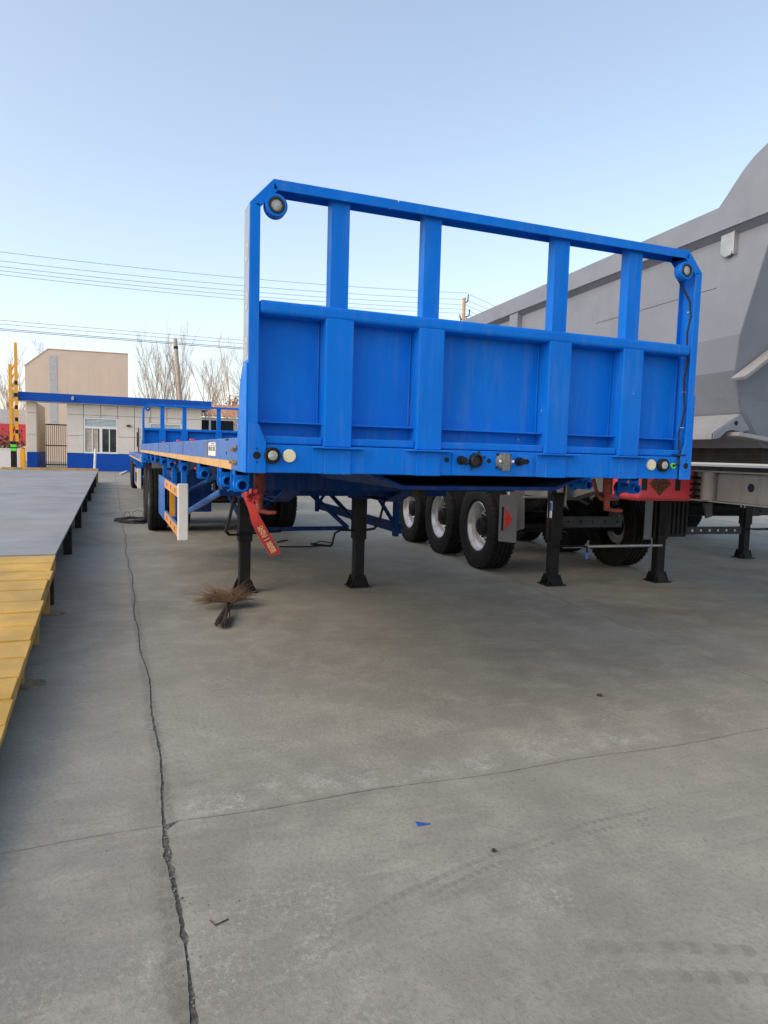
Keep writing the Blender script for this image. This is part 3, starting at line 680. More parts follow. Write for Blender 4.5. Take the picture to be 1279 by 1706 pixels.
# ================================================================ GREY DUMP TRAILER (local u, v, z)
TH = .08; BO = Vector((3.5, 4.5, 0))
def bl(u, v): return (BO.x + u*math.cos(TH) + v*math.sin(TH), BO.y - u*math.sin(TH) + v*math.cos(TH))
def build_dump():
    B = thing('dump_trailer', 'large grey tipping trailer with faceted body and red tank, beside the blue trailer', 'trailer', BO, -TH, 'grey dump trailers on the right')
    VR = 3.6
    def vf(z):      # front wall leans forward with height
        return -4.02 if z < 1.5 else -4.02 - .0*(z) if z < 1.7 else (-4.06 - (z-1.7)*.34)
    prof = [(-1.185, 2.87), (-1.185, 2.22), (-1.135, 2.0), (-1.04, 1.835), (-.90, 1.62), (-.72, 1.50)]
    full = prof + [(-a, b) for a, b in reversed(prof)]
    inner = [(a*.985, b+.02 if b < 2 else b) for a, b in full]
    def ring(v, pr, lean): return [(a, (vf(b) if lean else v), b) for a, b in pr]
    m_ = MB(); r0, r1 = ring(0, full, True), ring(VR, full, False); n = len(full)
    vs = r0 + r1; fs = [(i, i+1, n+i+1, n+i) for i in range(n-1)]
    ri0 = [(a, v_+.03, b) for (a, v_, b) in ring(0, inner, True)]; ri1 = ring(VR-.03, inner, False)
    vs += ri0 + ri1; fs += [(2*n+i, 3*n+i, 3*n+i+1, 2*n+i+1) for i in range(n-1)]
    body = m_.add(vs, fs).build('dump_body', 'dump_grey', B)
    # front and rear walls
    fwq = [(-1.185, 3.02), *prof[1:], *[(-a, b) for a, b in reversed(prof[1:])], (1.185, 3.02)]
    fr = MB(); k = len(fwq)
    fr.add([(a, vf(b)-.0, b) for a, b in fwq] + [(a, vf(b)+.012, b) for a, b in fwq], [tuple(range(k)), tuple(range(2*k-1, k-1, -1))] + [(i, k+i, k+(i+1) % k, (i+1) % k) for i in range(k)])
    fwall = fr.build('front_wall', 'dump_grey', B)
    MB().prism([(a, b) for a, b in fwq], 'y', VR-.012, VR).build('tailgate', 'dump_grey', B)
    # ribs on the front wall
    for (p0, p1) in (((-1.16, 1.95), (-.62, 2.42)), ((-1.05, 1.60), (-.35, 1.52))):
        q = Vector((p1[0]-p0[0], p1[1]-p0[1])).normalized(); nrm = Vector((-q.y, q.x))
        m2 = MB(); vs = []
        for (a, b) in (p0, p1):
            for dn in (0, -.030):
                for dv in (-.004, -.12): vs.append((a+nrm.x*dn, vf(b+nrm.y*dn)+dv, b+nrm.y*dn))
        m2.add(vs, [(0, 1, 3, 2), (4, 6, 7, 5), (0, 4, 5, 1), (2, 3, 7, 6), (1, 5, 7, 3), (0, 2, 6, 4)])
        m2.build('wall_rib', 'dump_light', fwall, .006)
    # top rails with deep outer flange, front crest
    for s_ in (-1, 1):
        poly = [(VR, 2.905), (VR, 3.06), (-4.04, 3.06), (-4.10, 3.11), (-4.17, 3.175), (-4.24, 3.235), (-4.31, 3.28), (-4.40, 3.318), (-4.55, 3.345), (-5.0, 3.36), (-5.25, 3.30), (-5.25, 3.22), (-4.62, 2.905)]
        MB().prism(poly, 'x', s_*1.25, s_*1.242).build('top_flange', 'dump_grey', B)
        MB().prism([(1.242*s_, 2.912), (1.242*s_, 2.905), (1.186*s_, 2.868), (1.186*s_, 2.878)], 'y', -4.45, VR).build('rail_soffit', 'dump_grey', B)
        bx('rail_top', 'dump_grey', B, min(s_*1.241, s_*1.12), max(s_*1.241, s_*1.12), -4.3, VR, 3.035, 3.052, 0)
        bx('rail_inner', 'dump_grey', B, min(s_*1.18, s_*1.172), max(s_*1.18, s_*1.172), -4.3, VR, 2.86, 3.034, 0)
        # tarp lug
        MB().prism([(-4.15, 2.885), (-4.15, 2.77), (-4.13, 2.74), (-4.08, 2.735), (-4.04, 2.77), (-4.04, 2.885)], 'x', s_*1.20, s_*1.215).build('tarp_lug', 'galv', B, .002)
        bx('tarp_lug_plate', 'galv', B, min(s_*1.1865, s_*1.22), max(s_*1.1865, s_*1.22), -4.16, -4.152, 2.74, 2.885, .001)
        for v in (-1.15, .35, 1.85, 3.3): bx('body_rib', 'dump_grey', B, min(s_*1.1862, s_*1.24), max(s_*1.1862, s_*1.24), v-.09, v+.09, 2.10, 2.90, .004)
        bx('weld_line', 'steel_dark', B, min(s_*1.1853, s_*1.1866), max(s_*1.1853, s_*1.1866), -4.0, -2.6, 2.5585, 2.5615, 0)
        # folded skirt
        sk = MB().prism([(s_*.985, 1.725), (s_*1.205, 1.585), (s_*1.205, 1.545), (s_*1.198, 1.545), (s_*1.198, 1.58), (s_*.985, 1.716)], 'y', -4.06, VR-.3).build('body_skirt', 'dump_light', B, .002)
        MB().prism([(s_*.985, 1.722), (s_*1.196, 1.583), (s_*1.196, 1.548), (s_*1.15, 1.556), (s_*1.10, 1.60), (s_*1.05, 1.615), (s_*.965, 1.60), (s_*.90, 1.62)], 'y', -4.075, -4.063).build('skirt_end', 'dump_grey', sk)
        MB().lathe([(-.001, 0), (-.001, .016)], c=(s_*1.02, -4.075, 1.66), axis='y', n=16).build('hole', 'dark_blue_hole', sk)
    MB().prism([(-5.25, 3.30), (-4.62, 3.345), (-4.62, 3.355), (-5.25, 3.31)], 'x', -1.24, 1.24).build('canopy', 'dump_grey', B)
    MB().prism([(-4.47, 3.0), (-5.25, 3.29), (-5.25, 3.30), (-4.47, 3.012)], 'x', -1.24, 1.24).build('canopy_underside', 'dump_grey', B)
    # subframe under the body
    for s_ in (-1, 1):
        x = s_*.60
        bx('sub_rail', 'steel_dark', B, x-.05, x+.05, -3.95, VR-.2, 1.39, 1.50, .003)
        # chassis rails with swan neck
        top = [(-6.2, 1.31), (-1.2, 1.31), (3.4, 1.30)]; bot = [(3.4, .95), (-1.2, .93), (-1.75, 1.06), (-2.4, 1.085), (-6.2, 1.085)]
        x0, x1 = sorted((s_*.50, s_*.488))
        r_ = MB().prism(top + bot, 'x', x0, x1).build('chassis_rail', 'frame_grey', B)
        for z0, z1 in ((1.311, 1.323), (1.073, 1.084)):
            a, b = sorted((s_*.56, s_*.40)); MB().box(a, b, -6.2, -2.42, z0, z1).build('rail_flange', 'frame_grey', r_)
        a, b = sorted((s_*.56, s_*.40))
        MB().add([(a, -2.42, 1.085), (b, -2.42, 1.085), (b, -1.75, 1.06), (a, -1.75, 1.06), (b, -1.2, .93), (a, -1.2, .93), (b, 3.4, .95), (a, 3.4, .95)], [(0, 1, 2, 3), (3, 2, 4, 5), (5, 4, 6, 7)]).build('rail_flange', 'frame_grey', r_)
        a, b = sorted((s_*.56, s_*.40)); MB().box(a, b, -2.40, 3.4, 1.312, 1.322).build('rail_flange', 'frame_grey', r_)
        MB().lathe([(-s_*-.0005, 0), (s_*.0005, .033)], c=(s_*.501, -3.72, 1.205), axis='x', n=24).build('rail_hole', 'dark_blue_hole', r_)
        MB().tube([(s_*.53, -3.33, 1.085), (s_*.53, -3.33, 1.31)], .055, 16).build('post_boss', 'frame_grey', r_, smooth=True)
        for k_ in range(4): bx('cooling_fin', 'black_steel', B, min(s_*.505, s_*.58), max(s_*.505, s_*.58), -3.20, -2.95, 1.10+k_*.05, 1.12+k_*.05, 0)
        leg(B, s_*.69, -1.25, 1.22, s_ < 0)
        # gearbox on leg
        gb = MB().box(s_*.69-.05, s_*.69+.03, -1.36, -1.316, 1.02, 1.16).build('gear_box', 'galv', B, .012)
        MB().lathe([(-.05, 0), (-.05, .035), (-.0, .035), (0, 0)], c=(s_*.69-.07, -1.335, 1.03), axis='x', n=14).build('gear_cover', 'black_steel', gb)
        bx('leg_plate', 'galv', B, s_*.69+.07, s_*.69+.078, -1.34, -1.14, .88, 1.20, .001)
        tb('stay', 'black_steel', B, [(s_*.69-.10, -1.28, 1.10), (s_*.69-.09, -1.28, .50)], .012, 8)
        # mudguard stays and plates
    cb = bx('perforated_beam', 'dark_grey', B, -.62, .32, -1.05, -1.042, .61, .735, .001)
    for k in range(6): MB().lathe([(-.0006, 0), (-.0006, .018)], c=(-.55+k*.16, -1.05, .675), axis='y', n=16).build('hole', 'dark_blue_hole', cb)
    tb('cross_shaft', 'galv', B, [(-.62, -1.335, .43), (.66, -1.335, .43)], .016, 10)
    ck = tb('crank', 'black_steel', B, [(-.76, -1.36, .44), (-.55, -1.37, .44), (-.40, -1.38, .445), (-.35, -1.38, .43), (-.345, -1.38, .37)], .011, 8)
    tb('crank_grip', 'sticker_blue', ck, [(-.345, -1.38, .37), (-.345, -1.38, .30)], .015, 10)
    for s_ in (-1, 1):
        x0, x1 = sorted((s_*1.10, s_*.872))
        mp = MB().prism([(x0, .42), (x1, .395 if s_ < 0 else .42), (x1, .955), (x0, .955)], 'y', -.735, -.728).build('marker_plate', 'grey_plate', B, .001)
        if s_ < 0:
            bx('slot', 'dark_blue_hole', mp, -1.072, -1.045, -.7362, -.7352, .54, .82, 0)
            for k, (a, b, h0, h1) in enumerate(((-1.030, -1.006, .135, .105), (-1.001, -.968, .098, .050), (-.963, -.935, .044, .004))):
                MB().prism([(a, .675-h0), (b, .675-h1), (b, .675+h1), (a, .675+h0)], 'y', -.7370, -.7353).build('red_triangle', 'red_film', mp)
        x2, x3 = sorted((s_*1.08, s_*.80))
        bx('marker_plate', 'grey_plate', B, x2, x3, 3.18, 3.187, .10, .80, .001)
        tb('plate_stay', 'galv', B, [(s_*.80, -.72, .93), (s_*.50, -.74, .93)], .014, 8)
        tb('plate_stay', 'galv', B, [(s_*.98, -.72, .95), (s_*.97, -.70, 1.06)], .014, 8)
        bx('side_marker', 'amber', B, min(s_*1.05, s_*1.09), max(s_*1.05, s_*1.09), -.30, -.2, 1.05, 1.075, .004)
    MB().prism([(-.98, 1.12), (-.72, 1.12), (-.70, .55), (-.80, .52)], 'y', -.60, -.56).build('hanger_bracket', 'frame_grey', B)
    for v in (-.10, 1.20, 2.50):
        ax = tb('axle', 'black_steel', B, [(-.95, v, .525), (.95, v, .525)], .075, 14)
        for s_ in (-1, 1):
            wheel(B, s_*.955, v, s_ > 0)
            MB().prism([(v-.55, .84), (v-.3, .74), (v, .70), (v+.3, .74), (v+.55, .84), (v+.55, .90), (v, .80), (v-.55, .90)], 'x', s_*.5-.045, s_*.5+.045).build('leaf_spring', 'black_steel', ax)
        bx('chassis_crossmember', 'steel_dark', B, -.487, .487, v+.5, v+.6, 1.0, 1.25, 0)
    for v in (-3.0, -5.0): bx('chassis_crossmember', 'steel_dark', B, -.487, .487, v, v+.1, 1.10, 1.30, 0)
    # red tank hung on the left rail
    tk = MB().box(-1.09, -.515, -3.16, -2.70, 1.06, 1.345).build('red_tank', 'red_plastic', B, .045, smooth=False, seg=5); tag(tk, 'red moulded plastic tank with a dark diamond plate')
    MB().prism([(-.975, 1.205), (-.875, 1.115), (-.775, 1.205), (-.875, 1.295)], 'y', -3.164, -3.158).build('diamond_plate', 'diamond', tk)
    MB().prism([(-.985, 1.205), (-.875, 1.105), (-.765, 1.205), (-.875, 1.305)], 'y', -3.162, -3.159).build('diamond_rim', 'rust_red', tk)
    for a in (-1.05, -.725): bx('dark_pad', 'black_plastic', tk, a, a+.05, -3.164, -3.158, 1.15, 1.26, .002)
    # dark ribbed box below
    bx('valve_box', 'black_steel', B, -.57, -.36, -2.9, -2.80, .73, 1.05, .01)
    for k in range(5): bx('battery_fin', 'black_steel', B, -.565+k*.045, -.545+k*.045, -2.915, -2.901, .75, 1.03, 0)
    return B
B1 = build_dump()
B2 = copy_tree(B1)
for ch in B2.children:
    if ch.name.split('.')[0] in ('wheel', 'axle'): ch.location.y += 2.2
x, y = bl(4.08, 1.5); B2.location = (x, y, 0); B2['label'] = 'far grey tipping trailer hidden behind the first, only legs and beams showing underneath'
bx('undercarriage_box', 'black_steel', B2, -1.35, .9, -.95, -.35, .78, 1.06, .02)
MB().tube([(-1.1, -.2, .66), (.6, -.2, .66)], .14, 18).build('air_tank', 'black_steel', B2, smooth=True)
pb = bx('perforated_bar', 'dark_grey', B2, -1.9, -.80, -1.30, -1.29, .36, .47, .001)
for k in range(7): MB().lathe([(-.0006, 0), (-.0006, .017)], c=(-1.82+k*.15, -1.30, .415), axis='y', n=12).build('hole', 'white_paint', pb)
for ch in list(B2.children):
    if ch.name.split('.')[0] in ('red_tank', 'marker_plate'):
        for g in list(ch.children): bpy.data.objects.remove(g)
        bpy.data.objects.remove(ch)

# ================================================================ WEIGHBRIDGE
W = thing('weighbridge', 'raised grey steel vehicle scale with yellow edges at left', 'weighbridge', (-3.85, 3.5, 0))
def wb(name, mat, par, x0, x1, y0, y1, z0, z1, bev=.003): return bx(name, mat, par, x0+3.85, x1+3.85, y0-3.5, y1-3.5, z0, z1, bev)
ys = [3.5, 6.52, 9.6, 12.7, 15.8, 18.9, 22.0, 25.2]
for a, b in zip(ys[:-1], ys[1:]): wb('deck_plate', 'plat_steel', W, -5.45, -2.25, a+.004, b-.004, .425, .45, .004)
wb('edge_beam', 'ramp_side', W, -5.45, -2.25, 25.2, 25.3, .30, .53, .004)
for x in (-5.3, -3.85, -2.45): wb('girder', 'steel_dark', W, x-.06, x+.06, 3.55, 25.15, .18, .424, 0)
for yy in ys:
    for x in (-5.2, -2.32):
        wb('support', 'steel_dark', W, x-.05, x+.05, yy+.02, yy+.10, 0, .424, .003)
wb('bump_plate', 'ramp_side', W, -2.40, -2.255, 25.0, 25.28, 0, .30, .003)
ps = MB().tube([(-2.42, 26.2, 0), (-2.36, 26.2, 1.27)], .045, 10).build('marker_post', 'white_paint', smooth=True); tag(ps, 'thin white post at the far end of the weighbridge', 'post')
# ramp
RP = thing('yellow_ramp', 'yellow steel access ramp of overlapping boards leading up to the weighbridge', 'ramp', (-3.825, 0, 0))
y0, z0, y1, z1 = 3.49, .445, -1.6, .02
sl = (z0-z1)/(y0-y1); nb = 19; st = (y0-y1)/nb; rr = random.Random(4)
for k in range(nb):
    ya, yb = y0-k*st, y0-(k+1)*st
    za, zb = z0-k*st*sl, z0-(k+1)*st*sl
    xr = 1.585+rr.uniform(-.012, .012); tl = rr.uniform(-.004, .004); lift = .003+rr.uniform(-.002, .003)
    v = []
    for x in (-1.6, xr):
        s_ = tl if x > 0 else -tl
        v += [(x, ya-.004+s_, za-.022), (x, ya-.004+s_, za-.004), (x, yb-.004+s_, zb+lift), (x, yb-.004+s_, zb+lift-.018)]
    MB().add(v, [(0, 1, 2, 3), (7, 6, 5, 4), (0, 4, 5, 1), (1, 5, 6, 2), (2, 6, 7, 3), (3, 7, 4, 0)]).build('board', 'ramp_yellow', RP, .003)
for x in (-1.6, 0, 1.555):
    MB().prism([(y0-.01, z0-.03), (y1+.15, z1+.0), (y1+.15, z1-.018), (y1+.6, .005), (.3, .085), (y0-.01, z0-.12)], 'x', x, x+.022).build('stringer', 'ramp_side', RP, .002)
for yy, h in ((3.18, .33), (2.25, .26), (1.36, .17)):
    bx('ramp_post', 'ramp_side', RP, 1.50, 1.55, yy-.04, yy+.04, 0, h, .003)
for yy in (3.2, 1.36): 
    d_ = MB().lathe([(0, 0), (0, .085), (.010, .08), (.010, 0)], c=(1.585, yy-.02, .001), axis='z', n=24).build('foot_pad', 'pad_dirty', RP)

# ================================================================ BROOM, COIL, CABLE, BAR
br = thing('twig_broom', 'short straw broom lying against the foot of the left black leg', 'broom', (-.9, 2.8, 0))
r_ = random.Random(9); m_ = MB()
H0, J = Vector((-.125, -.42, .015)), Vector((.05, .20, .05))
for k in range(26):
    o1 = Vector((r_.gauss(0, .014), r_.gauss(0, .02), abs(r_.gauss(.0, .012)))); o0 = Vector((r_.gauss(0, .02), r_.uniform(-.08, .16), abs(r_.gauss(0, .012))))
    m_.tube([H0+o0, (H0+J)/2+(o0+o1)*.5+Vector((.012, 0, .02)), J+o1], [.005, .006, .0055], 5)
m_.build('handle', 'stem_dark', br, smooth=True)
m_ = MB()
for k in range(640):
    an = r_.uniform(-1.75, 1.45); ln = r_.uniform(.12, .29)*(1+.06*abs(an)); el = abs(r_.gauss(.05, .30))
    el = min(el, .95)
    d_ = Vector((math.sin(an)*math.cos(el), math.cos(an)*math.cos(el), math.sin(el)))
    b_ = J + Vector((r_.gauss(0, .02), r_.gauss(0, .03), abs(r_.gauss(0, .018))))
    mid = b_ + d_*ln*.5 + Vector((r_.gauss(0, .02), r_.gauss(0, .02), .014)); tip = b_ + d_*ln + Vector((r_.gauss(0, .04), r_.gauss(0, .04), r_.gauss(-.02, .02)))
    tip.z = max(tip.z, .003); mid.z = max(mid.z, .004)
    m_.tube([b_, mid, tip], [.0022, .0018, .0008], 3, caps=False)
m_.build('bristles', 'wood_twig', br)
MB().lathe([(-.012, .036), (0, .04), (.012, .036)], c=(.045, .18, .045), axis='y', n=12).build('binding', 'stem_dark', br)
m_ = MB(); r_ = random.Random(12)
for k in range(16):
    rx, ry = r_.uniform(.18, .32), r_.uniform(.25, .55); cx, cy = r_.gauss(0, .05), r_.gauss(0, .12)
    m_.tube([(cx+rx*math.cos(a*.35), cy+ry*math.sin(a*.35), .012+abs(r_.gauss(0, .012))) for a in range(19)], .007, 5)
for (rx, rz, cx) in ((.055, .055, -.12), (.10, .07, .08)):
    m_.tube([(cx+rx*math.cos(a*.4), .3, .03+rz+rz*math.sin(a*.4)) for a in range(17)], .004, 5)
o = m_.build('wire_coil', 'wire_black', loc=(-1.40, 10.75, 0)); tag(o, 'tangled black wire coil on the ground beside the trailer tyre', 'wire')
o = MB().tube([(.52, 7.2, .01), (.62, 7.35, .012), (.74, 7.42, .01)], .012, 6).build('cable_end', 'wire_black'); tag(o, 'short piece of black cable on the concrete under the blue trailer', 'cable')
o = MB().tube([(.45, 6.75, .01), (.62, 6.70, .01), (.92, 6.66, .01), (1.0, 6.9, .02), (1.17, 7.1, .03), (1.32, 6.91, .02), (1.25, 6.75, .012), (.95, 6.72, .01)], .010, 6).build('ground_cable', 'wire_black', smooth=True); tag(o, 'long looped black cable lying on the concrete under the trailer', 'cable')
o = MB().box(-.04, .04, -2.1, 2.1, .02, .08).build('white_bar', 'white_paint', loc=(-1.2, 35.4, 0)); o.rotation_euler.z = R(-5); tag(o, 'white bar lying on the ground before the low building', 'bar')

# ================================================================ LOW BUILDING
G = thing('guard_house', 'low gatehouse with pale panels, blue base and blue roof edge', 'building', (-1.5, 38, 0))
def gb(name, mat, x0, x1, y0, y1, z0, z1, par=None, bev=.004): return bx(name, mat, par or G, x0+1.5, x1+1.5, y0-38, y1-38, z0, z1, bev)
gb('core_wall', 'grey_sheet', -3.98, 3.05, 38.14, 43.4, 0, 3.5, bev=0)
cols = [-4.0] + [-3.17+.8625*k for k in range(0, 7)] + [3.05]
wins = [(-3.17, -1.445, .965, 2.9), (.20, 1.95, .965, 2.75)]
for a, b in zip(cols[:-1], cols[1:]):
    for z0, z1 in ((.965, 1.9), (1.9, 3.03), (3.03, 3.6)):
        segs = [(a, b, z0, z1)]
        for wx0, wx1, wz0, wz1 in wins:
            out = []
            for (p, q, s0, s1) in segs:
                if q <= wx0+.01 or p >= wx1-.01 or s1 <= wz0 or s0 >= wz1: out.append((p, q, s0, s1)); continue
                if p < wx0-.02: out.append((p, wx0, s0, s1))
                if q > wx1+.02: out.append((wx1, q, s0, s1))
                if s1 > wz1+.02: out.append((max(p, wx0), min(q, wx1), wz1, s1))
            segs = out
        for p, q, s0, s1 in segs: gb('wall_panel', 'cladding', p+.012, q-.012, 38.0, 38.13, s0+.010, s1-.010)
gb('dado', 'dado_blue', -4.0, 3.05, 37.985, 38.13, 0, .955)
for wx0, wx1, wz0, wz1 in wins:
    f = gb('window', 'glass_dark', wx0+.05, wx1-.05, 38.10, 38.12, wz0+.05, wz1-.05, bev=0)
    zt = wz1-.52
    for (a, b, c, d_) in ((wx0, wx0+.08, wz0, wz1), (wx1-.08, wx1, wz0, wz1), (wx0+.081, wx1-.081, wz1-.08, wz1), (wx0+.081, wx1-.081, wz0, wz0+.09), (wx0+.081, wx1-.081, zt-.07, zt+.05), ((wx0+wx1)/2-.07, (wx0+wx1)/2+.07, wz0+.091, zt-.071)):
        gb('window_frame', 'pvc_white', a, b, 38.02, 38.09, c, d_, f)
    for q in (.25, .75): gb('window_mullion', 'pvc_white', wx0+(wx1-wx0)*q-.025, wx0+(wx1-wx0)*q+.025, 38.04, 38.085, wz0+.091, zt-.071, f)
    for k in range(5): gb('blind_slat', 'blind', wx0+.09, wx1-.09, 38.06, 38.08, zt+.06+k*.075, zt+.118+k*.075, f, 0)
    gb('curtain', 'curtain', wx0+.10, wx0+.10+(wx1-wx0)*.36, 38.088, 38.096, wz0+.1, zt-.08, f, 0)
# gate passage on the left
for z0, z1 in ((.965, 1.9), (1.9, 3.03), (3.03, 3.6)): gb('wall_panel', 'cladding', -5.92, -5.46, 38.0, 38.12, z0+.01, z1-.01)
gb('dado', 'dado_blue', -5.925, -5.455, 37.985, 38.12, 0, .955)
gb('side_wall', 'plaster_cream', -5.915, -5.46, 38.121, 43.4, .96, 3.58, bev=0); gb('dado', 'dado_blue', -5.92, -5.455, 38.121, 43.4, 0, .955, bev=0)
gt = gb('gate', 'black_steel', -5.45, -4.0, 43.3, 43.34, 2.55, 2.62, bev=0)
for k in range(13): gb('gate_bar', 'black_steel', -5.43+k*.115, -5.40+k*.115, 43.30, 43.33, .05, 2.549, gt, 0)
for z in (.15, 1.3): gb('gate_bar', 'black_steel', -5.45, -4.0, 43.335, 43.36, z, z+.06, gt, 0)
fa = gb('roof_edge', 'fascia_blue', -6.45, 3.52, 37.45, 38.5, 3.62, 4.06, bev=.01)
gb('roof_slab', 'fascia_blue', -4.02, 3.52, 38.51, 44, 3.62, 4.05, bev=0)
gb('soffit', 'white_paint', -6.4, 3.5, 37.5, 38.45, 3.603, 3.618, bev=0)
gb('wall_lamp', 'galv', -3.72, -3.60, 37.36, 37.445, 3.75, 3.95, fa, .02)
gb('camera_box', 'black_plastic', -.98, -.78, 37.85, 37.98, 2.48, 2.58)
for (a, b, z0, z1) in ((-.40, -.36, .9, 2.45), (-.46, -.40, 1.4, 2.2)): gb('conduit', 'steel_dark', a, b, 37.94, 37.985, z0, z1, bev=0)
# tan shed behind
S = thing('tan_shed', 'tall tan sheet metal shed rising behind the blue roof edge', 'building', (-4.4, 60, 0))
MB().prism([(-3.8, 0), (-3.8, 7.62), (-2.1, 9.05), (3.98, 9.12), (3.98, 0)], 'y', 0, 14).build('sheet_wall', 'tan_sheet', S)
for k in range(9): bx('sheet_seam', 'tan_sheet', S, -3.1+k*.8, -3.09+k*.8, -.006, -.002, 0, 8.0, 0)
bx('grey_strip', 'grey_sheet', S, -2.02, -1.45, -.03, -.004, 3.0, 8.6, 0)
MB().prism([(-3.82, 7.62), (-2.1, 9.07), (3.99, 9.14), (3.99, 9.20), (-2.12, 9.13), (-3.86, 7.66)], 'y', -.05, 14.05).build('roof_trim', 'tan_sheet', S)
# tiled hut on the right
Hh = thing('tiled_hut', 'small hut with orange tiled roof and dark opening right of the gatehouse', 'building', (5.2, 42, 0))
MB().box(-1.75, 1.9, 0, 4, 0, 2.9).build('wall', 'grey_sheet', Hh)
bx('opening', 'dark_blue_hole', Hh, -1.7, .3, -.012, -.002, 1.7, 3.2, 0)
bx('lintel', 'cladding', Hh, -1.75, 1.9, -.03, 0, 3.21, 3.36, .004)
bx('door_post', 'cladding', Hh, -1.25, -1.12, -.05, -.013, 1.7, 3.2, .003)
for k in range(14):
    x = -1.85+k*.28; MB().prism([(-.25, 3.40), (1.9, 4.25), (1.9, 4.31), (-.25, 3.46)], 'x', x, x+.25).build('tile_row', 'tile_orange', Hh, .02)
for (xx, yy, w_, h_, d_, mt, lb) in ((-9.2, 41, 5.2, 1.05, .25, 'white_paint', 'low white wall left of the gatehouse'),):
    o = MB().box(-w_/2, w_/2, 0, d_, 0, h_).box(-w_/2-.02, w_/2+.02, -.03, d_+.03, h_+.001, h_+.06).build('low_wall', mt, loc=(xx, yy, 0)); tag(o, lb, 'wall')
o = thing('red_wall', 'far red and grey boundary wall seen behind the barrier post', 'wall', (-13, 62, 0))
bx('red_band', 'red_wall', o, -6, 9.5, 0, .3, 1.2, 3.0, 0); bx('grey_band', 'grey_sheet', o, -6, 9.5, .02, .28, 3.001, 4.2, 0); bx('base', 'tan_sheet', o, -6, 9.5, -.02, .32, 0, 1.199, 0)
for k in range(8): bx('post', 'steel_dark', o, -6+k*1.9, -5.88+k*1.9, -.1, -.021, 0, 4.4, 0)
# barrier
P = thing('boom_barrier', 'raised orange lattice barrier arm on a black post beside the gatehouse', 'barrier', (-6.42, 37.2, 0))
bx('cabinet', 'black_steel', P, -.16, .10, -.12, .12, 0, 1.5, .01)
for z in (1.0, 1.2): bx('reflector', 'green_plastic', P, -.165, .105, -.125, -.121, z, z+.14, 0)
for x in (-.20, .06): bx('arm', 'barrier_orange', P, x, x+.14, -.04, .04, 1.5, 5.4 if x < 0 else 6.5, .004)
for k in range(9):
    z = 1.7+k*.42; s_ = -1 if k % 2 else 1
    MB().add([(-.06, -.01, z), (-.06, .01, z), (.06, .01, z+.22), (.06, -.01, z+.22), (-.06, -.01, z+.16), (-.06, .01, z+.16), (.06, .01, z+.38), (.06, -.01, z+.38)], [(0, 1, 2, 3), (4, 7, 6, 5), (0, 3, 7, 4), (1, 5, 6, 2), (0, 4, 5, 1), (3, 2, 6, 7)]).build('lattice_bar', 'barrier_orange', P)
for k in range(5): bx('dark_stripe', 'black_steel', P, .058, .202, -.043, -.041, 1.9+k*.62, 2.1+k*.62, 0)
o = MB().box(-.12, .12, -.1, .1, 0, 1.12).build('orange_bollard', 'barrier_orange', None, .02, loc=(-6.02, 36.9, 0)); tag(o, 'orange square bollard between the barrier post and the gatehouse', 'bollard')

# ================================================================ TREES
def bare_tree(x, y, h, seed, label, mat, spread=.35, depth=5, lean=0):
    rr = random.Random(seed)
    T = thing('bare_tree', label, 'tree', (x, y, 0), 0, 'leafless trees behind the yard')
    tr = MB(); cr = MB()
    def grow(p, d_, ln, r, lv):
        n = 4; pts = [p.copy()]; q = p.copy(); dd = d_.copy()
        for i in range(n):
            dd = (dd + Vector((rr.gauss(0, .07), rr.gauss(0, .07), .05))).normalized(); q = q + dd*ln/n; pts.append(q.copy())
        rs = [max(.006, r*(1-.5*i/n)) for i in range(n+1)]
        (tr if lv == 0 else cr).tube(pts, rs, 6 if lv < 2 else 3, caps=False)
        if lv >= depth: return
        kids = (9 if lv == 0 else 5 if lv == 1 else 4 if lv == 2 else 2)
        for k in range(kids):
            t = (.30 + .70*(k+rr.random())/kids) if lv else (.22+.78*(k+rr.random())/kids); t = min(t, .999)
            i = int(t*n); b = pts[i].lerp(pts[i+1], t*n-i)
            an = rr.uniform(0, 6.283); tilt = rr.uniform(.4, 1.0)*spread*(1.7 if lv == 0 else 1.4)
            nd = (d_ + Vector((math.cos(an)*tilt, math.sin(an)*tilt, .12))).normalized()
            grow(b, nd, ln*rr.uniform(.42, .66)*(1.15 if lv == 0 else 1.0), max(.006, r*.40*(1.1-.4*t)), lv+1)
    grow(Vector((0, 0, 0)), Vector((lean, 0, 1)).normalized(), h*.60, h*.0105, 0)
    tr.build('trunk', mat, T, smooth=True); cr.build('crown', mat, T)
    return T
TL = [(6.0, 49, 8.9, 'big leafless tree with pale trunk right of the leaning pole', 'bark_pale', .42), (7.5, 50, 8.7, 'middle leafless tree of the clump beside the trailer post', 'bark', .42), (9.0, 51, 9.0, 'leafless tree nearest the blue headboard post, behind the hut', 'bark', .45),
      (5.0, 54, 8.4, 'thin leafless tree just right of the leaning pole', 'bark', .30), (.7, 52, 8.4, 'slender leafless tree just right of the tan shed', 'bark', .26), (1.7, 53, 8.2, 'second slender leafless tree right of the tan shed', 'bark', .26), (2.7, 53, 8.6, 'third slender leafless tree right of the tan shed', 'bark', .28), (3.4, 55, 8.0, 'slender leafless tree just left of the leaning pole', 'bark', .30),
      (-10.6, 66, 7.2, 'leafless tree left of the orange barrier at the picture edge', 'bark', .3), (-9.4, 64, 7.8, 'leafless tree directly behind the orange barrier arm', 'bark', .28), (-7.6, 80, 11.4, 'far leafless tree whose top shows above the tan shed', 'bark', .25)]
for i, (x, y, h, lb, mt, sp) in enumerate(TL): bare_tree(x, y, h, 100+i, lb, mt, sp, 4)
rr = random.Random(31); m_ = MB()
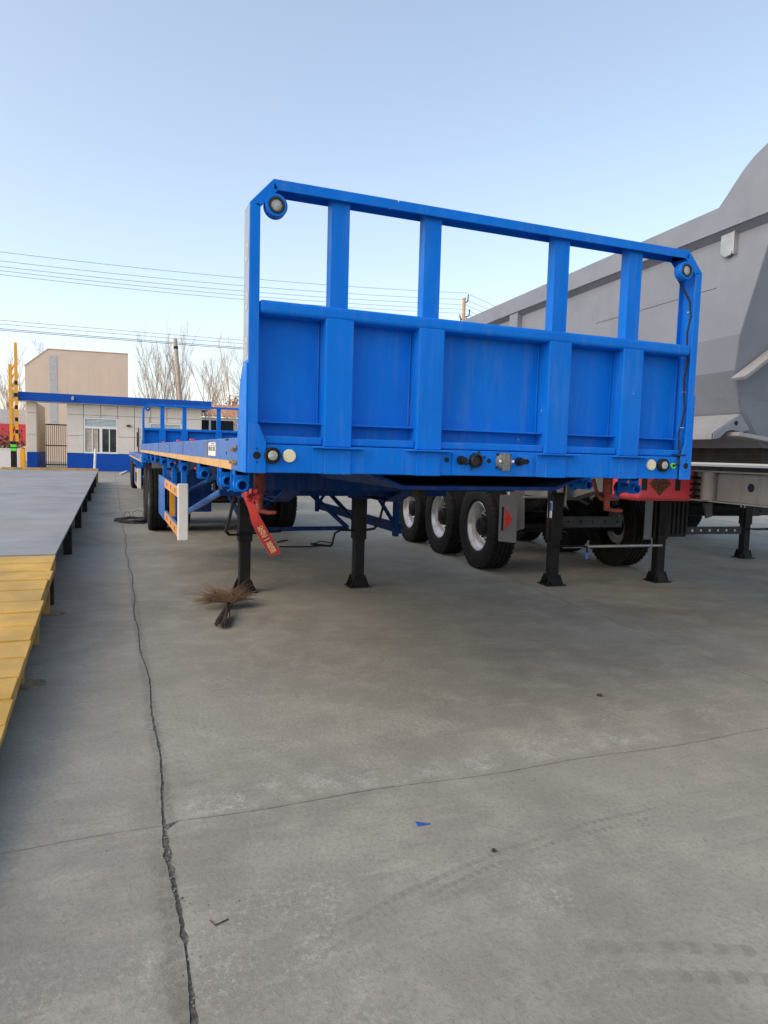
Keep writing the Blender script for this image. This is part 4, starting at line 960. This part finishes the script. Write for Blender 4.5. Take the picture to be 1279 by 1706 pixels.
for k in range(420):
    c = Vector((rr.gauss(0, .35), rr.gauss(0, .35), rr.gauss(0, .38))); a = Vector((rr.gauss(0, 1), rr.gauss(0, 1), rr.gauss(0, 1))).normalized()*.07; b = a.orthogonal().normalized()*.05
    m_.add([c-a, c+b, c+a, c-b], [(0, 1, 2, 3)])
m2 = MB(); 
for k in range(9):
    m2.tube([(0, 0, -4.4), (rr.gauss(0, .12), rr.gauss(0, .1), -1.6), (rr.gauss(0, .4), rr.gauss(0, .3), .3)], [.05, .03, .01], 5)
o = thing('dry_bush', 'clump of dry orange leaves beside the tiled hut roof', 'bush', (6.3, 46.2, 4.4)); m_.build('leaves', 'leaf_dry', o); m2.build('stem', 'bark', o)
m_ = MB()
for k in range(900):
    c = Vector((rr.uniform(-3.2, 3.2), rr.gauss(0, .35), abs(rr.gauss(.6, .45)))); a = Vector((rr.gauss(0, 1), rr.gauss(0, 1), rr.gauss(0, 1))).normalized()*.12; b = a.orthogonal().normalized()*.08
    m_.add([c-a, c+b, c+a, c-b], [(0, 1, 2, 3)])
o = thing('brown_hedge', 'low brown winter hedge behind the white wall', 'hedge', (-10, 45, .6)); m_.build('leaves', 'hedge', o)
m2 = MB()
for k in range(14): m2.tube([(-3+k*.45, 0, -.6), (-3+k*.45, .1, .7)], .03, 5)
m2.build('stem', 'bark', o)

# ================================================================ POLES AND LINES
o = thing('concrete_pole', 'leaning bare concrete pole standing among the leafless trees', 'pole', (2.55, 42, 0))
MB().tube([(0, 0, 0), (-.64, 0, 8.05)], [.16, .115], 14).build('shaft', 'pole_conc', o, smooth=True)
MB().tube([(-.60, 0, 7.45), (-.605, 0, 7.62)], .135, 14).build('band', 'steel_dark', o)
pyl = thing('power_pole', 'far sunlit wooden power pole with curved arms carrying wires', 'pole', (31.1, 60, 0))
MB().tube([(0, 0, 0), (0, 0, 17.1)], [.22, .17], 12).build('shaft', 'pole_far', pyl, smooth=True)
for (dx, z, hh) in ((.42, 16.7, .75), (.62, 15.3, .75), (-.4, 15.0, .45)):
    a = MB().tube([(0, 0, z-.1), (dx*.6, 0, z), (dx, 0, z+.12), (dx*1.05, 0, z+hh)], .06, 8).build('arm', 'steel_dark', pyl, smooth=True)
for s_ in (-1, 1): MB().tube([(s_*.35, 0, 15.2), (s_*.05, 0, 13.2)], .05, 6).build('stay', 'steel_dark', pyl)
def wire(name, label, a, b, sag, r, grp):
    a, b = Vector(a), Vector(b); pts = [a.lerp(b, t/24) - Vector((0, 0, sag*4*(t/24)*(1-t/24))) for t in range(25)]
    tag(MB().tube(pts, r, 5).build(name, 'line_wire', smooth=True), label, 'wire', grp)
G1 = 'wires of the upper power line'; G2 = 'wires of the lower cable line'
for i, (z0, z1, nm) in enumerate(((17.45, 17.6, 'topmost'), (16.75, 16.95, 'second'), (16.35, 16.45, 'third'), (16.1, 16.0, 'fourth'), (15.85, 15.6, 'lowest'))):
    wire('power_line', nm+' wire of the upper line running from the left edge to the wooden pole', (-30, 60, z0-.6), (31.3, 60, z1), .9, .016, G1)
    wire('power_line', nm+' wire leading right from the wooden pole behind the grey trailer', (31.3, 60, z1), (70, 78, z1-.8), .8, .018, 'wires right of the wooden pole')
for i, (z, nm) in enumerate(((9.75, 'top'), (9.5, 'second'), (9.2, 'third'), (9.1, 'bottom'))):
    wire('cable', nm+' cable of the lower bundle crossing above the tan shed', (-25, 50, z-.1), (30, 50, z+.15), .25, .014 if i < 2 else .02, G2)
